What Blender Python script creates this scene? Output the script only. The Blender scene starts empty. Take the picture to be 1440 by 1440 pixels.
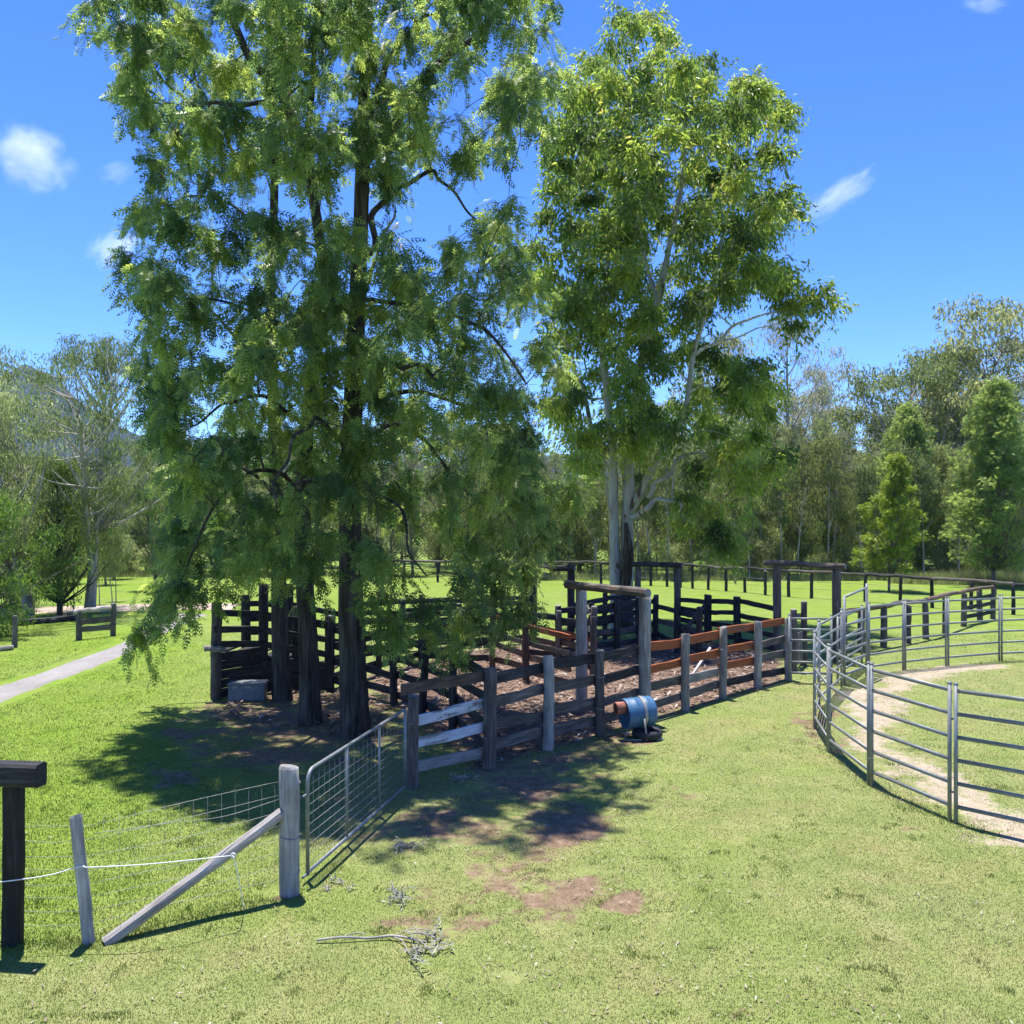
import bpy, math, random
import numpy as np
from mathutils import Vector, Matrix

# ------------------------------------------------------------------ scene, camera, light
SC = bpy.context.scene
COL = SC.collection
F, CX, HY, H = 1250.0, 720.0, 724.0, 4.0        # focal length in photo pixels, principal column, horizon row, eye height

cd = bpy.data.cameras.new('camera'); cam = bpy.data.objects.new('camera', cd); COL.objects.link(cam)
cam.location = (0, 0, H); cam.rotation_euler = (math.radians(90), 0, 0)
cd.sensor_width = 36; cd.lens = 36 * F / 1440; cd.shift_y = (HY - 720) / 1440
cd.clip_start = 0.1; cd.clip_end = 9000
SC.camera = cam

SUN_EL, SUN_AZ = 78.5, 27.0                     # azimuth measured from +Y (straight ahead) towards -X (left)
se, sa = math.radians(SUN_EL), math.radians(SUN_AZ)
SUN_DIR = Vector((-math.sin(sa) * math.cos(se), math.cos(sa) * math.cos(se), math.sin(se)))   # towards the sun
W = bpy.data.worlds.new('World'); SC.world = W; W.use_nodes = True
wn = W.node_tree; bg = wn.nodes['Background']
sky = wn.nodes.new('ShaderNodeTexSky'); sky.sky_type = 'NISHITA'; sky.sun_disc = False
sky.sun_elevation = se; sky.sun_rotation = -sa
sky.air_density = 0.75; sky.dust_density = 0.0; sky.ozone_density = 6.0; sky.altitude = 1200
hsv = wn.nodes.new('ShaderNodeHueSaturation'); hsv.inputs['Saturation'].default_value = 1.2; hsv.inputs['Value'].default_value = 0.93; hsv.inputs['Hue'].default_value = 0.516
wn.links.new(sky.outputs[0], hsv.inputs['Color']); wn.links.new(hsv.outputs[0], bg.inputs[0]); bg.inputs[1].default_value = 0.15
sl = bpy.data.lights.new('sun', 'SUN'); sun = bpy.data.objects.new('sun', sl); COL.objects.link(sun)
sl.energy = 4.2; sl.angle = math.radians(0.53); sl.color = (1.0, 0.955, 0.88)
sun.rotation_euler = SUN_DIR.to_track_quat('Z', 'Y').to_euler()
vs = SC.view_settings; vs.view_transform = 'Standard'; vs.look = 'None'; vs.exposure = 1.35; vs.gamma = 1.0; vs.use_curve_mapping = False
SC.render.engine = 'CYCLES'
SC.cycles.use_denoising = True
SC.cycles.max_bounces = 6; SC.cycles.diffuse_bounces = 3; SC.cycles.transmission_bounces = 5; SC.cycles.volume_bounces = 2
SC.cycles.caustics_reflective = False; SC.cycles.caustics_refractive = False
SC.cycles.use_adaptive_sampling = True; SC.cycles.adaptive_threshold = 0.015

RNG = np.random.default_rng(7)
random.seed(7)

# ------------------------------------------------------------------ helpers: placing
def G(px, py, z=0.0):
    """ground point seen at a photo pixel"""
    d = (H - z) * F / (py - HY)
    return Vector(((px - CX) * d / F, d, z))
def PD(px, py, d):
    return Vector(((px - CX) * d / F, d, H - (py - HY) * d / F))

# ------------------------------------------------------------------ helpers: materials
def new_mat(name):
    m = bpy.data.materials.new(name); m.use_nodes = True
    nt = m.node_tree; b = nt.nodes['Principled BSDF']
    return m, nt, b
def nd(nt, t, **kw):
    n = nt.nodes.new(t)
    for k, v in kw.items():
        setattr(n, k, v)
    return n
def ramp(nt, fac, stops):
    r = nd(nt, 'ShaderNodeValToRGB'); e = r.color_ramp.elements
    while len(e) < len(stops): e.new(0.5)
    for el, (p, c) in zip(e, stops):
        el.position = p; el.color = (*c, 1) if len(c) == 3 else c
    if fac is not None: nt.links.new(fac, r.inputs[0])
    return r.outputs[0]
def noise(nt, vec, scale, detail=4, rough=0.55, dist=0.0):
    n = nd(nt, 'ShaderNodeTexNoise'); n.inputs['Scale'].default_value = scale; n.inputs['Detail'].default_value = detail
    n.inputs['Roughness'].default_value = rough; n.inputs['Distortion'].default_value = dist
    if vec is not None: nt.links.new(vec, n.inputs['Vector'])
    return n.outputs['Fac']
def mixc(nt, fac, a, b, mode='MIX'):
    n = nd(nt, 'ShaderNodeMix'); n.data_type = 'RGBA'; n.blend_type = mode
    for s, v in ((n.inputs[0], fac), (n.inputs[6], a), (n.inputs[7], b)):
        if isinstance(v, (int, float)): s.default_value = v
        elif isinstance(v, tuple): s.default_value = (*v, 1)
        else: nt.links.new(v, s)
    return n.outputs[2]
def math_n(nt, op, a, b=0.0, c=None, clamp=False):
    n = nd(nt, 'ShaderNodeMath', operation=op); n.use_clamp = clamp
    for s, v in zip(n.inputs, (a, b, c)):
        if v is None: continue
        if isinstance(v, (int, float)): s.default_value = v
        else: nt.links.new(v, s)
    return n.outputs[0]
def maprange(nt, v, a, b, c=0.0, d=1.0, smooth=True):
    n = nd(nt, 'ShaderNodeMapRange'); n.interpolation_type = 'SMOOTHSTEP' if smooth else 'LINEAR'
    nt.links.new(v, n.inputs[0])
    for i, x in enumerate((a, b, c, d)): n.inputs[i + 1].default_value = x
    return n.outputs[0]
def obj_coords(nt, scale=(1, 1, 1), rnd=True):
    tc = nd(nt, 'ShaderNodeTexCoord'); mp = nd(nt, 'ShaderNodeMapping'); mp.inputs['Scale'].default_value = scale
    nt.links.new(tc.outputs['Object'], mp.inputs[0])
    if not rnd: return mp.outputs[0]
    oi = nd(nt, 'ShaderNodeObjectInfo'); ad = nd(nt, 'ShaderNodeVectorMath', operation='ADD')
    sc = nd(nt, 'ShaderNodeVectorMath', operation='SCALE'); sc.inputs[0].default_value = (37, 23, 51)
    nt.links.new(oi.outputs['Random'], sc.inputs['Scale'])
    nt.links.new(mp.outputs[0], ad.inputs[0]); nt.links.new(sc.outputs[0], ad.inputs[1])
    return ad.outputs[0]
def bump(nt, b, h, strength=0.4, dist=0.02):
    n = nd(nt, 'ShaderNodeBump'); n.inputs['Strength'].default_value = strength; n.inputs['Distance'].default_value = dist
    nt.links.new(h, n.inputs['Height']); nt.links.new(n.outputs[0], b.inputs['Normal'])

def wood_mat(name, dark, mid, light, axis, rough=0.85, patch=None, patch_lo=0.52, patch_hi=0.6):
    """weathered timber; grain runs along the given local axis; patch = colour of paint or lichen that covers part of it"""
    m, nt, b = new_mat(name)
    s = [9.0, 9.0, 9.0]; s['XYZ'.index(axis)] = 0.7
    v = obj_coords(nt, tuple(s))
    g = noise(nt, v, 3.0, 8, 0.65, 0.4)
    v2 = obj_coords(nt)
    big = noise(nt, v2, 2.2, 4, 0.6)
    c = ramp(nt, g, [(0.28, dark), (0.5, mid), (0.74, light)])
    oi = nd(nt, 'ShaderNodeObjectInfo')
    br = maprange(nt, oi.outputs['Random'], 0, 1, 0.75, 1.2, False)
    c = mixc(nt, 1.0, c, ramp(nt, big, [(0.3, (0.62, 0.62, 0.62)), (0.7, (1.1, 1.1, 1.1))]), 'MULTIPLY')
    hs = nd(nt, 'ShaderNodeHueSaturation'); nt.links.new(c, hs.inputs['Color']); nt.links.new(br, hs.inputs['Value']); c = hs.outputs[0]
    if patch:
        pn = noise(nt, v, 1.6, 9, 0.7, 0.2)
        pn2 = math_n(nt, 'ADD', math_n(nt, 'MULTIPLY', pn, 0.6), math_n(nt, 'MULTIPLY', big, 0.4))
        pv = mixc(nt, maprange(nt, g, 0.35, 0.65), tuple(x * 0.72 for x in patch), patch)
        c = mixc(nt, maprange(nt, pn2, patch_lo, patch_hi), c, pv)
    nt.links.new(c, b.inputs['Base Color']); b.inputs['Roughness'].default_value = rough
    b.inputs['Specular IOR Level'].default_value = 0.25
    bump(nt, b, g, 0.7, 0.012)
    return m
GREY = ((0.13, 0.115, 0.10), (0.31, 0.285, 0.25), (0.48, 0.455, 0.415))
PALE = ((0.20, 0.175, 0.15), (0.42, 0.385, 0.34), (0.60, 0.57, 0.52))
DARK = ((0.014, 0.012, 0.012), (0.04, 0.036, 0.035), (0.11, 0.10, 0.095))
MID = ((0.045, 0.036, 0.030), (0.12, 0.10, 0.085), (0.23, 0.20, 0.175))
BROWN = ((0.05, 0.032, 0.022), (0.14, 0.095, 0.065), (0.25, 0.18, 0.13))
M = {}
for ax in 'XZ':
    M['grey' + ax] = wood_mat('weathered_grey_timber_' + ax.lower(), *GREY, ax)
    M['pale' + ax] = wood_mat('bleached_timber_' + ax.lower(), *PALE, ax)
    M['mid' + ax] = wood_mat('weathered_timber_' + ax.lower(), *MID, ax)
    M['dark' + ax] = wood_mat('dark_oiled_timber_' + ax.lower(), *DARK, ax)
    M['brown' + ax] = wood_mat('brown_timber_' + ax.lower(), *BROWN, ax)
M['blackX'] = wood_mat('black_painted_timber_x', (0.008, 0.008, 0.009), (0.02, 0.019, 0.02), (0.06, 0.056, 0.055), 'X', 0.7)
M['blackZ'] = wood_mat('black_painted_timber_z', (0.008, 0.008, 0.009), (0.02, 0.019, 0.02), (0.06, 0.056, 0.055), 'Z', 0.7)
M['orangeX'] = wood_mat('orange_oxide_painted_board', *MID, 'X', patch=(0.31, 0.095, 0.032), patch_lo=0.38, patch_hi=0.46)
M['rustX'] = wood_mat('worn_orange_painted_log', *MID, 'X', patch=(0.26, 0.10, 0.045), patch_lo=0.56, patch_hi=0.62)
M['rustZ'] = wood_mat('rust_stained_timber', *GREY, 'Z', patch=(0.30, 0.13, 0.06), patch_lo=0.56, patch_hi=0.62)
M['whiteX'] = wood_mat('flaking_white_painted_board', *GREY, 'X', patch=(0.62, 0.62, 0.63), patch_lo=0.44, patch_hi=0.49)
M['end'] = wood_mat('pale_cut_end', (0.14, 0.135, 0.13), (0.25, 0.245, 0.24), (0.36, 0.355, 0.35), 'Z')

def plain(name, col, rough=0.5, metal=0.0, var=0.25, sc=12.0, bumpy=0.15):
    m, nt, b = new_mat(name)
    v = obj_coords(nt); n = noise(nt, v, sc, 6, 0.6)
    lo = tuple(x * (1 - var) for x in col); hi = tuple(min(1, x * (1 + var)) for x in col)
    nt.links.new(ramp(nt, n, [(0.3, lo), (0.7, hi)]), b.inputs['Base Color'])
    b.inputs['Roughness'].default_value = rough; b.inputs['Metallic'].default_value = metal
    if bumpy: bump(nt, b, n, bumpy, 0.01)
    return m
M['steel'] = plain('galvanised_steel_tube', (0.22, 0.235, 0.23), 0.55, 0.4, 0.18, 9, 0.05)
M['wire'] = plain('galvanised_wire', (0.22, 0.22, 0.22), 0.5, 0.4, 0.2, 20, 0)
M['cord'] = plain('white_electric_cord', (0.72, 0.72, 0.70), 0.7, 0, 0.15, 30, 0)
M['rubber'] = plain('black_tyre_rubber', (0.018, 0.018, 0.019), 0.75, 0, 0.4, 14, 0.2)
M['strap'] = plain('grey_metal_strap', (0.27, 0.265, 0.25), 0.45, 0.4, 0.3, 14, 0)
M['boxmetal'] = plain('dull_galvanised_sheet', (0.13, 0.15, 0.17), 0.6, 0.3, 0.35, 5, 0.1)
M['terracotta'] = plain('rusty_brown_spout', (0.30, 0.11, 0.065), 0.75, 0.0, 0.45, 9, 0.25)
M['pvc'] = plain('pale_plastic_pipe', (0.6, 0.58, 0.55), 0.5, 0, 0.2, 9, 0)

def drum_mat():
    m, nt, b = new_mat('blue_plastic_drum')
    v = obj_coords(nt, rnd=False); n = noise(nt, v, 4.0, 8, 0.65); st = noise(nt, obj_coords(nt, (1.5, 14, 14), False), 2.0, 6)
    c = ramp(nt, n, [(0.3, (0.02, 0.08, 0.17)), (0.7, (0.036, 0.125, 0.235))])
    c = mixc(nt, math_n(nt, 'MULTIPLY', maprange(nt, st, 0.55, 0.75), 0.3), c, (0.22, 0.27, 0.33))
    nt.links.new(c, b.inputs['Base Color']); b.inputs['Roughness'].default_value = 0.55
    bump(nt, b, n, 0.12, 0.01)
    return m
M['drum'] = drum_mat()

def bark_mat(name, stops, sx=14.0, sz=1.1, strength=1.0, dist=0.05, blotch=None):
    m, nt, b = new_mat(name)
    v = obj_coords(nt, (sx, sx, sz)); g = noise(nt, v, 1.0, 8, 0.62, 0.5)
    c = ramp(nt, g, stops)
    if blotch:
        bn = noise(nt, obj_coords(nt, (1, 1, 0.45)), 1.7, 6, 0.6, 0.6)
        c = mixc(nt, maprange(nt, bn, blotch[1], blotch[1] + 0.07), c, blotch[0])
    nt.links.new(c, b.inputs['Base Color']); b.inputs['Roughness'].default_value = 0.92; b.inputs['Specular IOR Level'].default_value = 0.15
    bump(nt, b, g, strength, dist)
    return m
M['bark_oak'] = bark_mat('furrowed_dark_bark', [(0.3, (0.016, 0.013, 0.011)), (0.5, (0.062, 0.052, 0.043)), (0.72, (0.145, 0.13, 0.11))])
M['bark_gum'] = bark_mat('smooth_pale_gum_bark', [(0.3, (0.24, 0.225, 0.18)), (0.5, (0.36, 0.35, 0.28)), (0.75, (0.47, 0.46, 0.39))], 5, 0.8, 0.25, 0.02, ((0.10, 0.065, 0.042), 0.60))
M['bark_dead'] = bark_mat('dead_brown_stripped_bark', [(0.3, (0.012, 0.009, 0.007)), (0.5, (0.06, 0.042, 0.03)), (0.75, (0.2, 0.16, 0.12))], 16, 1.0, 1.0, 0.05)
M['bark_bg'] = bark_mat('grey_brown_bark', [(0.3, (0.06, 0.05, 0.042)), (0.55, (0.16, 0.14, 0.115)), (0.8, (0.32, 0.29, 0.25))], 8, 0.8, 0.5, 0.03)
M['bark_pale'] = bark_mat('pale_grey_bark', [(0.3, (0.2, 0.18, 0.16)), (0.55, (0.36, 0.34, 0.3)), (0.8, (0.5, 0.48, 0.44))], 6, 0.8, 0.4, 0.02)

def leaf_mat(name, stops, trans=0.4, rough=0.5, tcol=1.5, patchy=True):
    """leaf colour from the 'rnd' value every leaf carries, plus a tree-to-tree shift"""
    m, nt, b = new_mat(name)
    at = nd(nt, 'ShaderNodeAttribute', attribute_name='rnd')
    c = ramp(nt, at.outputs['Fac'], stops)
    oi = nd(nt, 'ShaderNodeObjectInfo')
    hs = nd(nt, 'ShaderNodeHueSaturation'); nt.links.new(c, hs.inputs['Color'])
    if patchy:
        nt.links.new(maprange(nt, oi.outputs['Random'], 0, 1, 0.482, 0.518, False), hs.inputs['Hue'])
        r2 = math_n(nt, 'FRACT', math_n(nt, 'MULTIPLY', oi.outputs['Random'], 7.31))
        nt.links.new(maprange(nt, r2, 0, 1, 0.8, 1.22, False), hs.inputs['Value'])
    c = hs.outputs[0]
    nt.links.new(c, b.inputs['Base Color']); b.inputs['Roughness'].default_value = rough; b.inputs['Specular IOR Level'].default_value = 0.35
    tr = nd(nt, 'ShaderNodeBsdfTranslucent'); g2 = nd(nt, 'ShaderNodeHueSaturation'); g2.inputs['Value'].default_value = tcol; g2.inputs['Hue'].default_value = 0.49
    nt.links.new(c, g2.inputs['Color']); nt.links.new(g2.outputs[0], tr.inputs[0])
    mx = nd(nt, 'ShaderNodeMixShader'); mx.inputs[0].default_value = trans
    nt.links.new(b.outputs[0], mx.inputs[1]); nt.links.new(tr.outputs[0], mx.inputs[2])
    nt.links.new(mx.outputs[0], nt.nodes['Material Output'].inputs[0])
    return m
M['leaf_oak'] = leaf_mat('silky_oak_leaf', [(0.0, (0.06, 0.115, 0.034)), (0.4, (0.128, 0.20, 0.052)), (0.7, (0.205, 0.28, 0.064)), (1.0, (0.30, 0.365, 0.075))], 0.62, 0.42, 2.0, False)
M['leaf_gum'] = leaf_mat('gum_leaf', [(0.0, (0.055, 0.10, 0.018)), (0.5, (0.14, 0.215, 0.032)), (0.9, (0.26, 0.33, 0.05)), (1.0, (0.33, 0.30, 0.07))], 0.62, 0.4, 2.0, False)
M['leaf_olive'] = leaf_mat('olive_forest_leaf', [(0.0, (0.125, 0.155, 0.06)), (0.5, (0.21, 0.25, 0.098)), (1.0, (0.31, 0.34, 0.145))], 0.58, 0.6, 1.8)
M['leaf_mid'] = leaf_mat('green_forest_leaf', [(0.0, (0.09, 0.125, 0.04)), (0.5, (0.16, 0.205, 0.065)), (1.0, (0.24, 0.28, 0.095))], 0.55, 0.6, 1.65)
M['leaf_greybrown'] = leaf_mat('grey_brown_leaf', [(0.0, (0.17, 0.18, 0.095)), (0.5, (0.26, 0.27, 0.15)), (1.0, (0.35, 0.35, 0.21))], 0.5, 0.6, 1.6)
M['leaf_bright'] = leaf_mat('bright_green_leaf', [(0.0, (0.07, 0.14, 0.022)), (0.5, (0.13, 0.235, 0.032)), (1.0, (0.21, 0.32, 0.05))], 0.45, 0.5, 1.4, False)
M['leaf_lime'] = leaf_mat('yellow_green_leaf', [(0.0, (0.14, 0.20, 0.018)), (0.5, (0.23, 0.31, 0.028)), (1.0, (0.33, 0.40, 0.05))], 0.45, 0.5, 1.3, False)
M['leaf_deep'] = leaf_mat('deep_green_leaf', [(0.0, (0.11, 0.17, 0.04)), (0.5, (0.19, 0.27, 0.06)), (1.0, (0.28, 0.36, 0.085))], 0.55, 0.5, 1.7, False)
M['leaf_dry'] = leaf_mat('dry_fallen_leaf', [(0.0, (0.09, 0.06, 0.04)), (0.5, (0.26, 0.20, 0.14)), (1.0, (0.45, 0.40, 0.32))], 0.15, 0.7, 1.0, False)
M['leaf_litter'] = leaf_mat('brown_bark_litter', [(0.0, (0.045, 0.026, 0.018)), (0.5, (0.17, 0.105, 0.075)), (0.85, (0.30, 0.22, 0.17)), (1.0, (0.5, 0.45, 0.40))], 0.1, 0.8, 1.0, False)
M['leaf_silver'] = leaf_mat('silver_cut_leaf', [(0.0, (0.20, 0.21, 0.14)), (0.5, (0.34, 0.34, 0.25)), (1.0, (0.50, 0.49, 0.40))], 0.25, 0.6, 1.0, False)

# ------------------------------------------------------------------ helpers: meshes
def np_mesh(name, verts, tris=None, quads=None, mats=None, rnd=None, smooth=False, mat_index=None):
    verts = np.asarray(verts, np.float32).reshape(-1, 3)
    me = bpy.data.meshes.new(name)
    fl = []; tot = []
    if tris is not None and len(tris): fl.append(np.asarray(tris, np.int32).reshape(-1, 3)); tot.append(3)
    if quads is not None and len(quads): fl.append(np.asarray(quads, np.int32).reshape(-1, 4)); tot.append(4)
    nf = sum(len(f) for f in fl); loops = np.concatenate([f.ravel() for f in fl])
    lt = np.concatenate([np.full(len(f), t, np.int32) for f, t in zip(fl, tot)])
    me.vertices.add(len(verts)); me.vertices.foreach_set('co', verts.ravel())
    me.loops.add(len(loops)); me.loops.foreach_set('vertex_index', loops)
    me.polygons.add(nf); me.polygons.foreach_set('loop_start', np.concatenate([[0], np.cumsum(lt)[:-1]]).astype(np.int32))
    me.polygons.foreach_set('loop_total', lt)
    if mat_index is not None: me.polygons.foreach_set('material_index', np.asarray(mat_index, np.int32))
    me.polygons.foreach_set('use_smooth', np.full(nf, smooth, bool))
    if rnd is not None:
        a = me.attributes.new('rnd', 'FLOAT', 'FACE'); a.data.foreach_set('value', np.clip(np.asarray(rnd, np.float32), 0, 1))
    for m in (mats if isinstance(mats, (list, tuple)) else [mats] if mats else []): me.materials.append(m)
    me.update(); me.validate()
    return me
def link(name, me, parent=None, mtx=None, **props):
    o = bpy.data.objects.new(name, me); COL.objects.link(o)
    if mtx is not None: o.matrix_local = mtx
    if parent is not None: o.parent = parent
    for k, v in props.items():
        if v is not None: o[k] = v
    return o
def thing(name, label, category, loc=(0, 0, 0), group=None, rz=0.0):
    o = bpy.data.objects.new(name, None); COL.objects.link(o); o.location = loc; o.rotation_euler = (0, 0, rz)
    o.empty_display_size = 0.2; o['label'] = label; o['category'] = category
    if group: o['group'] = group
    return o
class MB:
    """collects vertices and faces of one mesh"""
    def __init__(s): s.v = []; s.t = []; s.q = []; s.n = 0; s.rt = []; s.rq = []
    def add(s, v, t=None, q=None, rt=None, rq=None):
        v = np.asarray(v, float).reshape(-1, 3)
        if t is not None and len(t): s.t.append(np.asarray(t).reshape(-1, 3) + s.n); s.rt.append(np.full(len(s.t[-1]), 0.5) if rt is None else rt)
        if q is not None and len(q): s.q.append(np.asarray(q).reshape(-1, 4) + s.n); s.rq.append(np.full(len(s.q[-1]), 0.5) if rq is None else rq)
        s.v.append(v); s.n += len(v)
    def mesh(s, name, mats, smooth=False, rnd=False):
        t = np.concatenate(s.t) if s.t else None; q = np.concatenate(s.q) if s.q else None
        r = np.concatenate(s.rt + s.rq) if rnd else None
        return np_mesh(name, np.concatenate(s.v), t, q, mats, r, smooth)
    def ntri(s): return sum(len(x) for x in s.t) + 2 * sum(len(x) for x in s.q)

def tube_arrays(pts, rad, sides=8, jit=0.0, rng=RNG, cap=True, flare=None):
    pts = np.asarray(pts, float); n = len(pts); rad = np.broadcast_to(np.asarray(rad, float), (n,)).copy()
    tg = np.gradient(pts, axis=0); tg /= np.linalg.norm(tg, axis=1)[:, None] + 1e-9
    ref = np.array([0.0, 0, 1]) if abs(tg[0][2]) < 0.9 else np.array([1.0, 0, 0])
    u = np.cross(tg[0], ref); u /= np.linalg.norm(u); us = []
    for i in range(n):
        u = u - tg[i] * np.dot(u, tg[i]); u /= np.linalg.norm(u) + 1e-9; us.append(u)
    us = np.array(us); ws = np.cross(tg, us)
    a = np.linspace(0, 2 * np.pi, sides, endpoint=False)
    rr = rad[:, None] * (1 + jit * (rng.random((n, sides)) - 0.5) * 2)
    if flare is not None: rr = rr * flare(np.arange(n)[:, None], a[None, :])
    v = pts[:, None] + rr[..., None] * (np.cos(a)[None, :, None] * us[:, None] + np.sin(a)[None, :, None] * ws[:, None])
    v = v.reshape(-1, 3)
    i = np.arange(n - 1)[:, None] * sides; j = np.arange(sides)[None, :]; j2 = (j + 1) % sides
    q = np.stack([i + j, i + j2, i + sides + j2, i + sides + j], -1).reshape(-1, 4)
    t = np.zeros((0, 3), int)
    if cap:
        v = np.vstack([v, pts[0], pts[-1]]); c0, c1 = n * sides, n * sides + 1; jj = np.arange(sides); j3 = (jj + 1) % sides
        t = np.vstack([np.stack([np.full(sides, c0), j3, jj], -1), np.stack([np.full(sides, c1), (n - 1) * sides + jj, (n - 1) * sides + j3], -1)])
    return v, t, q
def spline(pts, per=4):
    """Catmull-Rom through points"""
    p = np.asarray(pts, float); p = np.vstack([2 * p[0] - p[1], p, 2 * p[-1] - p[-2]]); out = []
    for i in range(1, len(p) - 2):
        for t in np.linspace(0, 1, per, endpoint=False):
            a, b, c, d = p[i - 1], p[i], p[i + 1], p[i + 2]
            out.append(0.5 * (2 * b + (c - a) * t + (2 * a - 5 * b + 4 * c - d) * t * t + (3 * b - a - 3 * c + d) * t ** 3))
    out.append(p[-2]); return np.array(out)
def tube_obj(name, pts, rad, mat, parent=None, sides=8, jit=0.0, smooth=True, per=None, **props):
    pts = np.asarray([tuple(p) for p in pts], float)
    if per:
        n0 = len(pts); pts = spline(pts, per); r = np.broadcast_to(np.asarray(rad, float), (n0,)) if np.ndim(rad) else np.full(n0, rad)
        rad = np.interp(np.linspace(0, n0 - 1, len(pts)), np.arange(n0), r)
    v, t, q = tube_arrays(pts, rad, sides, jit)
    me = np_mesh(name, v, t, q, mat, None, smooth)
    return link(name, me, parent, **props)

def axis_matrix(a, b):
    """matrix whose local X runs from a to b, Z as upright as possible, origin at a"""
    a, b = Vector(a), Vector(b); x = (b - a).normalized(); up = Vector((0, 0, 1))
    y = up.cross(x); y = y.normalized() if y.length > 1e-4 else Vector((0, 1, 0)); z = x.cross(y)
    m = Matrix((x, y, z)).transposed().to_4x4(); m.translation = a
    return m
def board(name, a, b, hgt, thick, mat, parent, wob=0.0065, cham=0.008, segs=5):
    """a sawn board from a to b (centre line), with eased edges, slight bow and uneven edges"""
    L = (Vector(b) - Vector(a)).length; xs = np.linspace(0, L, segs + 1); h, t = hgt / 2, thick / 2; c = cham
    cs = np.array([(-t + c, -h), (t - c, -h), (t, -h + c), (t, h - c), (t - c, h), (-t + c, h), (-t, h - c), (-t, -h + c)])
    bow = np.cumsum(RNG.normal(0, wob, segs + 1)); bow -= np.linspace(bow[0], bow[-1], segs + 1)
    v = []
    for i, x in enumerate(xs):
        jj = RNG.normal(0, wob * 0.5, (8, 2))
        for k in range(8): v.append((x, cs[k][0] + bow[i] * 0.6 + jj[k][0] * 0.4, cs[k][1] + bow[i] + jj[k][1]))
    i = np.arange(segs)[:, None] * 8; j = np.arange(8)[None, :]; j2 = (j + 1) % 8
    q = np.stack([i + j, i + j2, i + 8 + j2, i + 8 + j], -1).reshape(-1, 4)
    e = segs * 8
    t6 = [(0, k + 1, k) for k in range(1, 7)] + [(e, e + k, e + k + 1) for k in range(1, 7)]
    me = np_mesh(name, v, t6, q, mat)
    o = link(name, me, parent); set_world(o, axis_matrix(a, b)); return o
def set_world(o, mtx):
    p = o.parent
    if p is not None:
        base = Matrix.LocRotScale(p.location, p.rotation_euler, p.scale)
        o.matrix_local = base.inverted() @ mtx
    else: o.matrix_local = mtx
def world_of(o):
    return (world_of(o.parent) if o.parent else Matrix()) @ o.matrix_basis
def reparent(child, parent):
    w = world_of(child); child.parent = parent; child.matrix_basis = world_of(parent).inverted() @ w
def post(name, base, h, r, mat, parent, top=None, lean=(0, 0), sides=14, endmat=None, square=False):
    """a round (or squared) timber post with an uneven shaft and a cut top; the base goes 5 cm into the ground"""
    n = 7; zs = np.linspace(-0.05, h - 0.02, n)
    rr = r * (1.04 - 0.06 * zs / h) * (1 + RNG.normal(0, 0.018, n))
    a = np.linspace(0, 2 * np.pi, sides, endpoint=False); lob = 1 + 0.04 * np.cos(2 * a + RNG.random() * 6) + RNG.normal(0, 0.012, sides)
    if square: lob = np.minimum(1 / np.maximum(np.abs(np.cos(a)), 1e-3), 1 / np.maximum(np.abs(np.sin(a)), 1e-3)); lob = np.minimum(lob, 1.32) * (1 + RNG.normal(0, 0.01, sides))
    wx = np.cumsum(RNG.normal(0, 0.006, n)); wy = np.cumsum(RNG.normal(0, 0.006, n))
    v = [((wx[i] + rr[i] * lob[k] * math.cos(a[k])), (wy[i] + rr[i] * lob[k] * math.sin(a[k])), zs[i]) for i in range(n) for k in range(sides)]
    slope = RNG.normal(0, 0.1, 2)
    for k in range(sides):
        x, y = rr[-1] * 0.88 * lob[k] * math.cos(a[k]), rr[-1] * 0.88 * lob[k] * math.sin(a[k])
        v.append((wx[-1] + x, wy[-1] + y, h + slope[0] * x + slope[1] * y))
    v.append((wx[-1], wy[-1], h + 0.004))
    i = np.arange(n)[:, None] * sides; j = np.arange(sides)[None, :]; j2 = (j + 1) % sides
    q = np.stack([i + j, i + j2, i + sides + j2, i + sides + j], -1).reshape(-1, 4)
    t = [(n * sides + k, n * sides + (k + 1) % sides, (n + 1) * sides) for k in range(sides)]
    me = np_mesh(name, v, t, q, [mat, endmat or M['end']], None, False, [1] * len(t) + [0] * len(q))
    for p in me.polygons: p.use_smooth = (not square) and p.material_index == 0 and p.index < len(t) + (n - 1) * sides
    o = link(name, me, parent)
    m = Matrix.Translation(Vector(base)) @ Matrix.Rotation(lean[0], 4, 'X') @ Matrix.Rotation(lean[1], 4, 'Y') @ Matrix.Rotation(RNG.random() * 6.28 if not square else RNG.random() * 0.3, 4, 'Z')
    set_world(o, m); return o
def log(name, a, b, r, mat, parent, bend=0.03, segs=8, sides=10, taper=0.85):
    L = (Vector(b) - Vector(a)).length; xs = np.linspace(0, L, segs + 1)
    w = np.cumsum(RNG.normal(0, bend * 0.5, (segs + 1, 2)), 0); w -= np.linspace(0, 1, segs + 1)[:, None] * w[-1]
    pts = np.stack([xs, w[:, 0], w[:, 1]], -1); rad = r * np.linspace(1, taper, segs + 1) * (1 + RNG.normal(0, 0.04, segs + 1))
    v, t, q = tube_arrays(pts, rad, sides, 0.06)
    me = np_mesh(name, v, t, q, [mat, M['end']], None, False, [1] * len(t) + [0] * len(q))
    o = link(name, me, parent); set_world(o, axis_matrix(a, b)); return o
def pipe(name, a, b, r, mat, parent, sides=8, squash=1.0):
    L = (Vector(b) - Vector(a)).length
    v, t, q = tube_arrays(np.array([(0, 0, 0), (L, 0, 0)], float), r, sides)
    v[:, 1] *= squash
    me = np_mesh(name, v, t, q, mat)
    for p in me.polygons: p.use_smooth = len(p.vertices) == 4
    o = link(name, me, parent); set_world(o, axis_matrix(a, b)); return o

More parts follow.
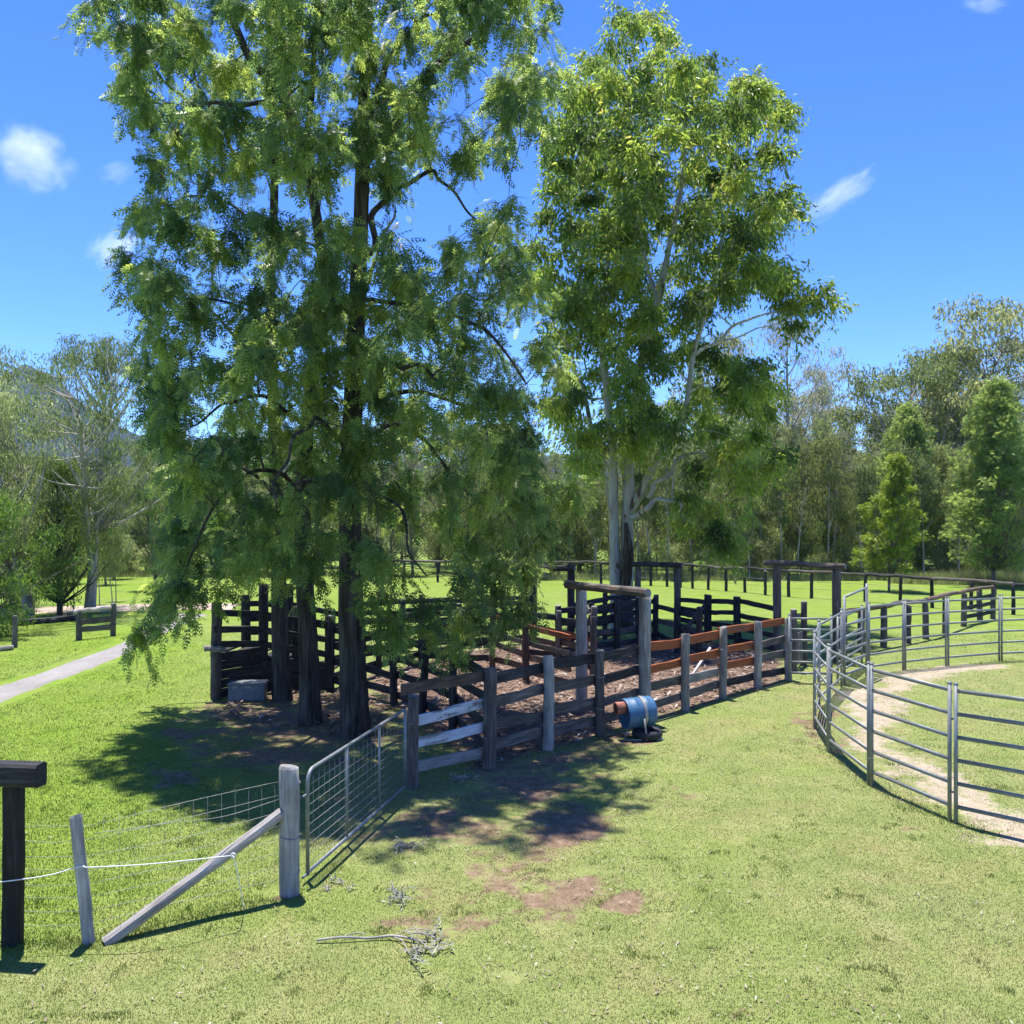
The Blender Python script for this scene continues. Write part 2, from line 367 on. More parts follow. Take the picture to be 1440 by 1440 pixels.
def in_poly(x, y, poly):
    x = np.asarray(x, float); y = np.asarray(y, float); ins = np.zeros(x.shape, bool); n = len(poly)
    for i in range(n):
        x0, y0 = poly[i][:2]; x1, y1 = poly[(i + 1) % n][:2]
        if y0 == y1: continue
        c = ((y0 > y) != (y1 > y)) & (x < (x1 - x0) * (y - y0) / (y1 - y0) + x0); ins ^= c
    return ins
def seg_dist(x, y, pts):
    d = np.full(np.shape(x), 1e9)
    for (ax, ay), (bx, by) in zip(pts[:-1], pts[1:]):
        dx, dy = bx - ax, by - ay; t = np.clip(((x - ax) * dx + (y - ay) * dy) / (dx * dx + dy * dy + 1e-9), 0, 1)
        d = np.minimum(d, np.hypot(x - ax - t * dx, y - ay - t * dy))
    return d
def vnoise(x, y, seed=0):
    """cheap smooth value noise in numpy, 0..1"""
    r = np.random.default_rng(seed).random((64, 64)); xi = np.floor(x).astype(int); yi = np.floor(y).astype(int); fx = x - xi; fy = y - yi
    fx = fx * fx * (3 - 2 * fx); fy = fy * fy * (3 - 2 * fy); g = lambda i, j: r[(xi + i) % 64, (yi + j) % 64]
    return (g(0, 0) * (1 - fx) + g(1, 0) * fx) * (1 - fy) + (g(0, 1) * (1 - fx) + g(1, 1) * fx) * fy

# ------------------------------------------------------------------ ground
FRONT = [Vector(p) for p in ((-1.45, 13.02, 0), (-0.36, 14.08, 0), (0.62, 15.15, 0), (1.58, 16.05, 0), (2.55, 17.15, 0), (3.55, 18.2, 0), (4.59, 19.35, 0), (5.66, 20.5, 0), (6.70, 21.55, 0))]
YARD = [(-0.45, 14.0), (6.6, 21.5), (7.6, 25.3), (5.4, 28.9), (1.5, 27.6), (-1.2, 26.2), (-3.6, 22.0), (-2.47, 18.7)]
PEN = [(16.5, 6.6), (12.5, 7.4), (9.6, 8.5), (7.35, 9.95), (5.72, 11.55), (5.28, 13.12), (5.33, 14.97), (5.68, 16.7), (6.35, 18.4), (7.68, 20.7), (8.85, 22.1), (10.1, 22.9), (11.55, 23.6), (13.35, 24.3), (15.2, 24.75), (17.1, 24.7)]
DIRT = [(800, 1165, 70, 26, .85), (785, 1262, 58, 28, .9), (892, 1272, 32, 20, .85), (735, 1105, 58, 20, 1.), (620, 1168, 110, 34, .62), (590, 1300, 55, 24, .55), (615, 1255, 50, 18, .5),
        (480, 1246, 30, 10, .45), (955, 1108, 24, 9, .5), (1140, 1040, 40, 9, .4), (290, 1032, 60, 14, .75), (230, 1095, 36, 12, .85), (390, 1062, 120, 26, .8), (440, 1015, 130, 30, .75), (330, 1000, 60, 14, .6),
        (770, 1066, 55, 16, .9), (700, 1088, 60, 14, .6), (850, 1042, 60, 10, .6), (905, 1036, 40, 10, .8), (1155, 1012, 30, 18, .75), (1170, 1050, 16, 14, .7), (400, 1262, 26, 8, .9), (490, 1130, 60, 30, .45), (560, 1105, 70, 20, .4),
        (1300, 1165, 30, 7, .5), (500, 1035, 60, 24, .9), (150, 1325, 40, 8, .35), (1250, 1010, 30, 14, .4), (1020, 990, 60, 8, .35), (700, 1235, 40, 14, .6), (660, 1290, 34, 14, .6), (730, 1210, 50, 12, .65), (840, 1230, 36, 12, .55), (690, 1365, 26, 10, .5), (560, 1290, 40, 14, .6), (1020, 1165, 30, 8, .45), (1030, 1410, 30, 10, .45), (870, 1100, 30, 8, .5), (640, 1140, 60, 16, .7), (770, 1135, 40, 10, .6)]
SANDLINE = [tuple(G(*p)[:2]) for p in ((1460, 1185), (1340, 1118), (1262, 1066), (1222, 1016), (1222, 980), (1262, 956), (1335, 944), (1400, 938))]
DRIVE_L = [(-11.75, -10), (-11.85, 12), (-11.95, 20.7), (-12.2, 27.3), (-12.8, 30.5), (-13.5, 33.4), (-14.6, 36.3)]
DRIVE_R = [(-10.4, -10), (-10.6, 12), (-10.85, 19.2), (-11.0, 24.6), (-11.4, 28.6), (-11.9, 32.0), (-12.0, 35.4)]
ROAD = [(-60, 31.0), (-40, 33.0), (-28, 35.2), (-21, 37.0), (-16.5, 38.4), (-14.0, 38.9), (-12.0, 38.7)]
def fbm(x, y, s, seed): return (vnoise(x * s, y * s, seed) + 0.5 * vnoise(x * s * 2.1, y * s * 2.1, seed + 1) + 0.25 * vnoise(x * s * 4.3, y * s * 4.3, seed + 2)) / 1.75
def dirt_at(x, y):
    yy = np.maximum(y, 2.0); px = CX + x * F / yy; py = HY + H * F / yy; m = np.zeros(np.shape(x))
    px = px + (fbm(x, yy, 2.2, 91) - 0.5) * 110 + (fbm(x, yy, 6.0, 95) - 0.5) * 40; py = py + (fbm(x, yy, 2.2, 101) - 0.5) * 50 + (fbm(x, yy, 6.0, 105) - 0.5) * 18
    for cx, cy, rx, ry, s in DIRT:
        d = np.hypot((px - cx) / rx, (py - cy) / ry); m = np.maximum(m, s * np.clip(1.25 - 0.75 * d, 0, 1))
    return m
def litter_at(x, y):
    ins = in_poly(x, y, YARD); d = seg_dist(x, y, YARD + YARD[:1]); m = np.where(ins, np.clip(0.55 + d * 0.6, 0, 1), np.clip(0.45 - d * 0.9, 0, 1))
    m2 = np.clip(1.15 - np.hypot(x + 4.2, y - 18.4) / 2.9, 0, 0.6)
    return np.maximum(m, m2)
def sand_at(x, y): return np.clip(1.0 - seg_dist(x + (fbm(x, y, 1.1, 111) - 0.5) * 1.3, y + (fbm(x, y, 1.1, 121) - 0.5) * 1.3, SANDLINE) / (0.75 + 0.5 * fbm(x, y, 0.7, 131)), 0, 0.85)
def dry_at(x, y):
    """how pale and thin the lawn is: paler in the mown foreground and the pen, lush on the left"""
    left = np.clip((-x - 0.32 * (y - 9) - 1.2) / 3.5, 0, 1) * np.clip((y - 7.6 - 0.25 * (x + 4)) / 1.5, 0, 1)
    far = np.clip((y - 22) / 12, 0, 1)
    return np.clip(0.9 - 0.75 * np.maximum(left, far * 0.85) + 0.0 * x, 0, 1)

def ground_z(x, y):
    near = np.clip(1.3 - np.hypot(x, y - 15) / 60, 0, 1)
    return (vnoise(x * 0.9, y * 0.9, 3) + 0.5 * vnoise(x * 1.9, y * 1.9, 4) - 0.75) * 0.03 * near - 0.01 * np.clip(dirt_at(x, y) - 0.4, 0, 1)
def spaced(lo, flo, fhi, hi, step, grow=1.16):
    mid = list(np.arange(flo, fhi + 1e-6, step)); out = [mid[0]]; s = step; a = []
    x = flo
    while x > lo: s *= grow; x -= s; a.append(x)
    b = []; s = step; x = mid[-1]
    while x < hi: s *= grow; x += s; b.append(x)
    return np.array(a[::-1] + mid + b)
def build_ground():
    xs = spaced(-2600, -22, 24, 2600, 0.2); ys = spaced(-400, 5.5, 44, 3200, 0.2)
    X, Y = np.meshgrid(xs, ys, indexing='ij'); Z = ground_z(X, Y)
    nx, ny = X.shape; v = np.stack([X, Y, Z], -1).reshape(-1, 3)
    i = np.arange(nx - 1)[:, None] * ny; j = np.arange(ny - 1)[None, :]
    q = np.stack([i + j, i + ny + j, i + ny + j + 1, i + j + 1], -1).reshape(-1, 4)
    m, nt, b = new_mat('paddock_ground')
    geo = nd(nt, 'ShaderNodeNewGeometry'); P = geo.outputs['Position']
    A = lambda n: nd(nt, 'ShaderNodeAttribute', attribute_name=n).outputs['Fac']
    n_big = noise(nt, P, 0.35, 4, 0.6); n_mid = noise(nt, P, 1.6, 6, 0.65); n_fine = noise(nt, P, 22, 6, 0.75); n_edge = noise(nt, P, 2.6, 9, 0.72)
    n_blade = noise(nt, P, 70, 3, 0.8)
    lush = ramp(nt, n_mid, [(0.25, (0.100, 0.175, 0.018)), (0.5, (0.145, 0.225, 0.026)), (0.75, (0.19, 0.265, 0.036))])
    pale = ramp(nt, n_mid, [(0.2, (0.13, 0.17, 0.05)), (0.5, (0.19, 0.215, 0.08)), (0.8, (0.265, 0.26, 0.125))])
    dryf = math_n(nt, 'ADD', A('dry'), math_n(nt, 'MULTIPLY', math_n(nt, 'SUBTRACT', n_big, 0.5), 1.1), clamp=True)
    c = mixc(nt, dryf, lush, pale)
    thatch = noise(nt, P, 0.75, 7, 0.72, 0.4)
    c = mixc(nt, math_n(nt, 'MULTIPLY', math_n(nt, 'MULTIPLY', maprange(nt, thatch, 0.48, 0.68), A('dry')), 0.45), c, (0.27, 0.21, 0.115))
    c = mixc(nt, 1.0, c, ramp(nt, n_fine, [(0.2, (0.76, 0.76, 0.72)), (0.5, (0.98, 0.98, 0.96)), (0.8, (1.2, 1.17, 1.12))]), 'MULTIPLY')
    c = mixc(nt, 1.0, c, ramp(nt, n_blade, [(0.2, (0.72, 0.74, 0.7)), (0.8, (1.22, 1.2, 1.15))]), 'MULTIPLY')
    n_e2 = noise(nt, P, 13, 8, 0.8)
    e = math_n(nt, 'ADD', math_n(nt, 'MULTIPLY', math_n(nt, 'SUBTRACT', n_edge, 0.5), 1.5), math_n(nt, 'MULTIPLY', math_n(nt, 'SUBTRACT', n_e2, 0.5), 1.3))
    soil = ramp(nt, noise(nt, P, 7, 8, 0.72), [(0.25, (0.08, 0.052, 0.034)), (0.5, (0.165, 0.112, 0.074)), (0.75, (0.28, 0.21, 0.148))])
    c = mixc(nt, maprange(nt, math_n(nt, 'ADD', math_n(nt, 'MULTIPLY', A('dirt'), 1.22), e), 0.36, 0.80), c, soil)
    lit = ramp(nt, noise(nt, P, 14, 8, 0.8), [(0.28, (0.040, 0.026, 0.020)), (0.5, (0.14, 0.094, 0.07)), (0.72, (0.29, 0.21, 0.16))])
    c = mixc(nt, maprange(nt, math_n(nt, 'ADD', A('litter'), e), 0.36, 0.6), c, lit)
    sand = ramp(nt, noise(nt, P, 5, 8, 0.7), [(0.25, (0.20, 0.16, 0.11)), (0.55, (0.33, 0.275, 0.205)), (0.8, (0.43, 0.37, 0.29))])
    c = mixc(nt, maprange(nt, math_n(nt, 'ADD', A('sand'), math_n(nt, 'MULTIPLY', e, 1.35)), 0.42, 0.75), c, sand)
    nt.links.new(c, b.inputs['Base Color']); b.inputs['Roughness'].default_value = 0.95; b.inputs['Specular IOR Level'].default_value = 0.1
    hh = math_n(nt, 'ADD', math_n(nt, 'MULTIPLY', n_fine, 0.6), math_n(nt, 'MULTIPLY', n_blade, 0.4))
    bump(nt, b, hh, 0.35, 0.03)
    me = np_mesh('ground', v, None, q, m, None, True)
    fx, fy = X.ravel(), Y.ravel()
    for nme, f in (('dirt', dirt_at), ('litter', litter_at), ('sand', sand_at), ('dry', dry_at)):
        a = me.attributes.new(nme, 'FLOAT', 'POINT'); a.data.foreach_set('value', f(fx, fy).astype(np.float32))
    link('ground', me, kind='structure')
build_ground()

def strip(name, L, R, mat, z, per=14, cols=9, edge=0.3, seed=1):
    l, r = spline([(*p, 0) for p in L], per), spline([(*p, 0) for p in R], per); n = len(l); rg = np.random.default_rng(seed); v = []
    for i in range(n):
        jl, jr = rg.normal(0, edge * 0.4, 2)
        for k in range(cols):
            t = k / (cols - 1); p = l[i] * (1 - t) + r[i] * t; p = p + (l[i] - r[i]) / np.linalg.norm(l[i] - r[i]) * ((jl if k == 0 else 0) - (jr if k == cols - 1 else 0))
            v.append((p[0], p[1], float(ground_z(p[0:1], p[1:2])[0]) + (z if 0 < k < cols - 1 else -0.03)))
    q = [(i * cols + k, i * cols + k + 1, (i + 1) * cols + k + 1, (i + 1) * cols + k) for i in range(n - 1) for k in range(cols - 1)]
    return link(name, np_mesh(name, v, None, q, mat, None, True), kind='structure')
def gravel_mat(name, lo, mid, hi):
    m, nt, b = new_mat(name); P = nd(nt, 'ShaderNodeNewGeometry').outputs['Position']
    n1 = noise(nt, P, 25, 6, 0.75); n2 = noise(nt, P, 0.9, 5, 0.6)
    c = ramp(nt, n1, [(0.25, lo), (0.5, mid), (0.78, hi)])
    c = mixc(nt, 1.0, c, ramp(nt, n2, [(0.3, (0.8, 0.79, 0.77)), (0.7, (1.1, 1.08, 1.05))]), 'MULTIPLY')
    nt.links.new(c, b.inputs['Base Color']); b.inputs['Roughness'].default_value = 0.95; bump(nt, b, n1, 0.6, 0.02); return m
M['gravel'] = gravel_mat('grey_gravel', (0.13, 0.122, 0.115), (0.235, 0.223, 0.21), (0.345, 0.33, 0.31))
M['pinkdirt'] = gravel_mat('pale_dirt_road', (0.25, 0.19, 0.145), (0.38, 0.30, 0.235), (0.50, 0.42, 0.34))
strip('driveway', DRIVE_L, DRIVE_R, M['gravel'], 0.03, seed=2)
rl = [(x - 0.25, y + 1.5) for x, y in ROAD]; rr_ = [(x + 0.25, y - 1.6) for x, y in ROAD]
strip('dirt_road', rl, rr_, M['pinkdirt'], 0.026, seed=3)

# distant blue mountain ridge
def ridge():
    prof = [(-900, 640), (-500, 600), (-250, 590), (-80, 560), (5, 538), (35, 525), (70, 541), (110, 564), (150, 590), (215, 624), (300, 645), (420, 655), (560, 650), (700, 645), (850, 640), (980, 630), (1060, 622), (1110, 624), (1180, 635), (1300, 640), (1450, 640), (1700, 610), (2100, 640)]
    D0, D1 = 1500, 2300; xs = np.arange(-900, 2101, 10); py = np.interp(xs, [p[0] for p in prof], [p[1] for p in prof])
    rows = 26; v = []
    for r in range(rows):
        t = r / (rows - 1); d = D0 * (0.72 + 0.36 * t); prof_t = math.sin(min(t / 0.78, 1) * math.pi / 2) if t < 0.78 else math.cos((t - 0.78) / 0.22 * math.pi / 2)
        for i, x in enumerate(xs):
            X = (x - CX) * D0 / F * (0.72 + 0.36 * t) / (0.72 + 0.36 * 0.78); top = H + (HY - py[i]) * (D0 * (0.72 + 0.36 * 0.78)) / F
            k = 1 + 0.22 * (vnoise(np.array([x * 0.018 + t]), np.array([t * 6.0]), 21)[0] - 0.5) * (1 - abs(t - 0.78)) * (t < 0.7)
            v.append(((x - CX) * d / F, d, max(-5, top * prof_t * k - 3 + (vnoise(np.array([x * 0.09]), np.array([t * 25.0]), 5)[0] - 0.5) * 7 * prof_t)))
    n = len(xs); q = [(r * n + i, r * n + i + 1, (r + 1) * n + i + 1, (r + 1) * n + i) for r in range(rows - 1) for i in range(n - 1)]
    m, nt, b = new_mat('forested_mountain'); P = nd(nt, 'ShaderNodeNewGeometry').outputs['Position']
    nn = noise(nt, P, 0.045, 8, 0.75); c = ramp(nt, nn, [(0.3, (0.010, 0.018, 0.017)), (0.55, (0.02, 0.031, 0.026)), (0.8, (0.036, 0.048, 0.036))])
    nt.links.new(c, b.inputs['Base Color']); b.inputs['Roughness'].default_value = 1; bump(nt, b, nn, 1.0, 8.0)
    link('mountain_range', np_mesh('mountain_range', v, None, q, m, None, True), kind='structure')
ridge()

# ------------------------------------------------------------------ grass blades, leaf litter, fallen leaves
def blades(name, x, y, hgt, wid, mat, rnd, kind='stuff', label=None):
    n = len(x); a = RNG.random(n) * 2 * np.pi; ln = RNG.normal(0, 0.38, (n, 2)) * hgt[:, None]
    dx, dy = np.cos(a) * wid / 2, np.sin(a) * wid / 2; z0 = ground_z(x, y) - 0.003
    v = np.stack([np.stack([x - dx, y - dy, z0], -1), np.stack([x + dx, y + dy, z0], -1), np.stack([x + ln[:, 0], y + ln[:, 1], z0 + hgt], -1)], 1).reshape(-1, 3)
    me = np_mesh(name, v, np.arange(3 * n).reshape(-1, 3), None, mat, rnd)
    return link(name, me, kind=kind, label=label, category='grass')
M['grass'] = leaf_mat('grass_blade', [(0.0, (0.100, 0.165, 0.020)), (0.35, (0.145, 0.215, 0.032)), (0.7, (0.195, 0.235, 0.07)), (1.0, (0.31, 0.30, 0.15))], 0.35, 0.6, 1.2, False)
M['tallgrass'] = leaf_mat('tall_seeding_grass', [(0.0, (0.13, 0.20, 0.035)), (0.5, (0.22, 0.27, 0.08)), (1.0, (0.40, 0.38, 0.20))], 0.35, 0.6, 1.2, False)
FENCE_LINES = [[tuple(p[:2]) for p in FRONT], [(-2.34, 9.36), (-3.96, 8.32), (-4.67, 8.3)], PEN, [(-0.4, 14.1), (-1.09, 16.2), (-1.79, 17.6), (-2.47, 18.7), (-4.14, 20.2)]]
def grass():
    N = 900000; yy = 1 / RNG.uniform(1 / 30.0, 1 / 6.3, N); xx = RNG.uniform(-1, 1, N) * (0.60 * yy + 0.6)
    keep = RNG.random(N) < np.clip(yy / 13, 0.35, 1.0)
    xx, yy = xx[keep], yy[keep]
    e = (fbm(xx, yy, 2.6, 31) - 0.5) * 1.3
    dm, lm, sm_ = dirt_at(xx, yy), litter_at(xx, yy), sand_at(xx, yy)
    bad = np.maximum(np.maximum(np.where(dm > 0.08, dm + e - 0.42, -1), np.where(lm > 0.08, lm + e - 0.3, -1)), np.where(sm_ > 0.08, sm_ + e - 0.42, -1))
    drive = (xx < -10.3) & (xx > -13.2) & (seg_dist(xx, yy, [((a[0] + b[0]) / 2, (a[1] + b[1]) / 2) for a, b in zip(DRIVE_L, DRIVE_R)]) < 0.75)
    ok = (RNG.random(len(xx)) > np.clip(bad * 3.5, 0, 0.9)) & ~drive
    xx, yy = xx[ok], yy[ok]; n = len(xx)
    dry = dry_at(xx, yy); cl = fbm(xx, yy, 1.1, 41); fd = np.full(n, 9.0)
    for l in FENCE_LINES: fd = np.minimum(fd, seg_dist(xx, yy, l))
    tall = np.clip(1 - fd / 0.22, 0, 1)
    tuft = np.clip((vnoise(xx * 5.5, yy * 5.5, 71) - 0.80) * 6, 0, 1)
    hgt = (1 + 1.6 * tuft) * (0.008 + 0.011 * RNG.random(n) + 0.02 * (1 - dry) * RNG.random(n) + 0.016 * np.clip(cl - 0.55, 0, 1)) * (1 + 2.2 * tall * RNG.random(n))
    wid = 0.0045 + 0.00055 * yy
    rnd = np.clip(0.10 + 0.52 * dry + (cl - 0.5) * 0.55 + (fbm(xx, yy, 0.45, 61) - 0.5) * 0.7 * dry + RNG.normal(0, 0.17, n), 0, 1)
    pick = RNG.permutation(n)[:520000]
    blades('lawn_grass', xx[pick], yy[pick], hgt[pick], wid[pick], M['grass'], rnd[pick], label='short green paddock grass covering the ground')
grass()
def tall_patch(name, label, cx, cy, rx, ry, n, h, group=None):
    a = RNG.random(n) * 2 * np.pi; r = np.sqrt(RNG.random(n)); x = cx + rx * r * np.cos(a); y = cy + ry * r * np.sin(a)
    hh = h * (0.45 + 0.55 * RNG.random(n)) * (1.1 - 0.5 * r); blades(name, x, y, hh, np.full(n, 0.03), M['tallgrass'], np.clip(RNG.normal(0.55, 0.25, n), 0, 1), label=label)
tall_patch('long_grass', 'long pale seeding grass bank at the forest edge behind the right rail', 27.0, 52, 5.0, 1.6, 5000, 1.1)
tall_patch('long_grass', 'long grass strip along the forest foot behind the far fence', 12.0, 55, 16.0, 1.5, 9000, 0.7)
tall_patch('long_grass', 'rough grass along the far meadow edge on the left', -26, 58, 20, 1.5, 6000, 0.7)

def flat_leaves(name, x, y, size, mat, rnd, label, cat, zmax=0.03, tilt=0.45):
    n = len(x); a = RNG.random(n) * 2 * np.pi; t = RNG.normal(0, tilt, n); gz = ground_z(x, y); z = gz + 0.008 + zmax * RNG.random(n)
    ux, uy = np.cos(a), np.sin(a); w = size * RNG.uniform(0.22, 0.42, n)
    p0 = np.stack([x - ux * size / 2, y - uy * size / 2, z], -1); p2 = np.stack([x + ux * size / 2, y + uy * size / 2, z + np.abs(np.sin(t)) * size * 0.6], -1)
    mid = (p0 + p2) / 2; sd = np.stack([-uy * np.cos(t), ux * np.cos(t), np.sin(t) * 0.5], -1) * w[:, None] / 2
    v = np.stack([p0, mid + sd, p2, mid - sd], 1).reshape(-1, 3); me = np_mesh(name, v, None, np.arange(4 * n).reshape(-1, 4), mat, rnd)
    return link(name, me, kind='stuff', label=label, category=cat)
def scatter():
    n = 9000; y = 1 / RNG.uniform(1 / 24.0, 1 / 6.5, n); x = RNG.uniform(-0.6, 0.62, n) * y
    keep = RNG.random(n) < np.clip(0.25 + 0.65 * np.clip((x + 1.5) / 4, 0, 1) * np.clip((y - 6) / 7, 0.3, 1) + 0.5 * dirt_at(x, y), 0, 1) * (fbm(x, y, 0.8, 77) > 0.40)
    x, y = x[keep], y[keep]
    flat_leaves('fallen_leaves', x, y, RNG.uniform(0.02, 0.06, len(x)), M['leaf_dry'], RNG.random(len(x)), 'dry fallen gum leaves scattered over the paddock grass', 'leaves')
    n = 16000; x = RNG.uniform(-6, 8, n); y = RNG.uniform(13, 29.5, n); m = litter_at(x, y) + (fbm(x, y, 1.6, 88) - 0.5) * 0.9; k = m > 0.5; x, y = x[k], y[k]
    flat_leaves('bark_litter', x, y, RNG.uniform(0.05, 0.24, len(x)), M['leaf_litter'], RNG.random(len(x)), 'brown bark and leaf litter over the yard floor', 'litter', 0.05)
scatter()
# ------------------------------------------------------------------ timber yards
RZ = (0.26, 0.62, 0.99, 1.40)                   # rail centre heights
def off(p, q, d):
    """p and q shifted sideways by d (left of the direction p->q)"""
    v = (Vector(q) - Vector(p)).normalized(); n = Vector((-v.y, v.x, 0)) * d
    return Vector(p) + n, Vector(q) + n
def wire_tie(parent, p, z, r, on=None):
    a = np.linspace(0, 2 * np.pi, 15); pts = [(p[0] + r * math.cos(t), p[1] + r * math.sin(t), z + 0.01 * math.sin(2 * t)) for t in a]
    loc = parent.location; v, t, q = tube_arrays(np.array(pts) - np.array(loc), 0.006, 4, cap=False)
    o = link('wire_tie', np_mesh('wire_tie', v, None, q, M['wire']), parent)
    if on is not None: reparent(o, on)

ff = thing('yard_fence', 'front post-and-rail yard fence with orange boards behind the blue drum', 'fence', FRONT[0])
post('post', FRONT[0], 1.35, 0.085, M['midZ'], ff)
pr = (0.10, 0.09, 0.088, None, 0.085, 0.085, 0.085, 0.085)
ph = (1.58, 1.60, 1.56, None, 1.57, 1.56, 1.55, 1.5)
pm = ('midZ', 'rustZ', 'midZ', None, 'greyZ', 'greyZ', 'greyZ', 'greyZ')
for k in range(8):
    if pr[k] is None: continue
    p = FRONT[k + 1]; po = post('post', p, ph[k], pr[k], M[pm[k]], ff)
    for z in (0.5, 1.05): wire_tie(ff, p, z + RNG.normal(0, 0.04), pr[k] * 1.05, po)
RAILM = [('greyX', 'whiteX', 'whiteX', 'brownX'), ('midX', 'midX', 'midX', 'darkX'), ('midX', 'midX', 'midX', 'darkX'), ('midX', 'midX', 'darkX', 'darkX'),
         ('midX', 'midX', 'orangeX', 'orangeX'), ('midX', 'greyX', 'orangeX', 'orangeX'), ('darkX', 'orangeX', 'orangeX', 'orangeX'), ('darkX', 'midX', 'midX', 'orangeX')]
for k in range(8):
    a, b = off(FRONT[k], FRONT[k + 1], 0.115)
    for z, mm in zip(RZ, RAILM[k]):
        e = (b - a).normalized(); a2, b2 = a + e * 0.012, b - e * 0.012
        if k == 0 and z > 1.3: a2 = a - e * 0.12
        d0, d1 = RNG.normal(0, 0.03, 2)
        board('rail', a2 + Vector((0, 0, z + d0)), b2 + Vector((0, 0, z + d1)), RNG.uniform(0.155, 0.185), 0.05, M[mm], ff)

def fence_run(name, label, pts, heights, pm, rm, zs=RZ, r=0.08, side=0.105, ph=1.5, board_h=0.15, cat='fence', square=False, thick=0.05):
    t = thing(name, label, cat, pts[0])
    for k, p in enumerate(pts):
        hh = heights[k] if heights else ph + RNG.normal(0, 0.03)
        if hh: post('post', p, hh, r * RNG.uniform(0.9, 1.1), M[pm if isinstance(pm, str) else pm[k % len(pm)]], t, square=square, lean=tuple(RNG.normal(0, 0.012, 2)))
    for k in range(len(pts) - 1):
        a, b = off(pts[k], pts[k + 1], side); e = (b - a).normalized() * 0.01
        for i, z in enumerate(zs):
            mm = rm if isinstance(rm, str) else rm[i % len(rm)]
            d0, d1 = RNG.normal(0, 0.035, 2)
            board('rail', a + e + Vector((0, 0, z + d0)), b - e + Vector((0, 0, z + d1)), board_h * RNG.uniform(0.9, 1.1), thick, M[mm], t)
    return t
V3 = lambda *p: Vector((p[0], p[1], p[2] if len(p) > 2 else 0))
def along(a, b, n): return [Vector(a).lerp(Vector(b), i / n) for i in range(n + 1)]
def portal(name, label, a, b, h, r, pmat, bmat, over=0.25, beam_r=0.12, cat='gateway', square=False):
    t = thing(name, label, cat, a)
    post('post', a, h, r, M[pmat], t, square=square); post('post', b, h, r, M[pmat], t, square=square)
    e = (Vector(b) - Vector(a)).normalized() * over; up = Vector((0, 0, h + beam_r * 0.25))
    a2, b2 = off(a, b, -(r + beam_r * 0.55))
    log('crossbeam', a2 - e + up, b2 + e + up, beam_r, M[bmat], t, 0.015, taper=0.95)
    return t
PA, PB = FRONT[4], V3(1.46, 18.8)
portal('timber_portal', 'tall grey timber portal with worn orange crossbeam standing beside the blue drum', PB, PA, 2.5, 0.12, 'greyZ', 'rustX', 0.3, 0.088)
E1, E2 = V3(7.58, 25.4), V3(8.85, 24.2)
portal('timber_portal', 'tall dark timber gateway portal behind the steel pen gate', E1, E2, 2.6, 0.12, 'midZ', 'midX', 0.3, 0.08)
R1, R2 = V3(4.2, 29.6), V3(5.4, 29.0)
portal('timber_portal', 'dark blue-grey timber portal at the back of the yard right of the gum trunk', R1, R2, 2.35, 0.11, 'midZ', 'darkX', 0.2, 0.09)
L1, L2 = V3(0.65, 27.6), V3(1.78, 27.2)
portal('timber_portal', 'dark timber portal at the back of the yard left of the gum trunk', L1, L2, 2.35, 0.11, 'darkZ', 'darkX', 0.2, 0.1)
C1 = V3(-0.52, 23.1)
fence_run('race_fence', 'orange and brown boarded race fence inside the yard behind the hanging branches', [C1, V3(0.35, 21.2), V3(1.18, 19.35)], [2.3, 1.55, 0], 'brownZ', ('brownX', 'brownX', 'rustX', 'orangeX'), (0.28, 0.62, 0.95, 1.3), board_h=0.14)
fence_run('inner_fence', 'second orange boarded race rail deeper in the yard behind the first', [V3(0.35, 24.6), V3(1.2, 23.2), V3(2.0, 21.9)], [1.5, 1.5, 1.5], 'midZ', ('darkX', 'brownX', 'orangeX', 'darkX'), (0.26, 0.62, 0.95, 1.28))
fence_run('inner_fence', 'dark boarded cross fence in the middle of the yard beneath the gum trunk', [V3(1.25, 23.9), V3(2.2, 24.7), V3(3.0, 25.4), V3(3.75, 26.3), V3(4.4, 27.2)], None, 'darkZ', ('darkX', 'midX', 'darkX', 'darkX'), (0.3, 0.68, 1.05, 1.38), ph=1.6)
rf = fence_run('rear_fence', 'dark four-rail back fence of the yard right of the gum trunk', [R2 + V3(0.02, -0.02), V3(6.15, 27.9), V3(6.9, 27.2), E1 + V3(-0.1, 0.1)], [0, 1.5, 1.5, 0], 'darkZ', 'darkX', (0.18, 0.55, 0.92, 1.28), r=0.1, square=True)
board('diagonal_brace', V3(5.55, 28.7, 0.2), V3(6.1, 28.0, 1.2), 0.12, 0.05, M['midX'], rf)
fence_run('rear_fence', 'dark four-rail back fence between the two rear portals behind the gum trunk', [L2, V3(3.0, 28.6), R1], [0, 1.5, 0], 'darkZ', 'darkX', (0.2, 0.58, 0.95, 1.3), side=-0.105)
fence_run('rear_fence', 'dark back fence of the yard seen below the hanging oak branches', [V3(-4.6, 25.4), V3(-3.2, 25.9), V3(-1.8, 26.5), V3(-0.6, 27.0), L1], [1.5, 1.55, 1.5, 1.6, 0], 'darkZ', 'darkX', (0.2, 0.55, 0.9, 1.2, 1.45), board_h=0.13)
S = [FRONT[1] + V3(-0.1, 0.16), V3(-1.09, 16.25), V3(-1.79, 17.6), V3(-2.5, 18.75), V3(-3.3, 19.5), V3(-4.14, 20.2)]
fence_run('side_fence', 'dark four-rail side fence of the yard right behind the big oak trunk', S, [0, 1.5, 1.55, 1.5, 1.5, 1.7], 'darkZ', 'darkX', RZ, side=-0.1)
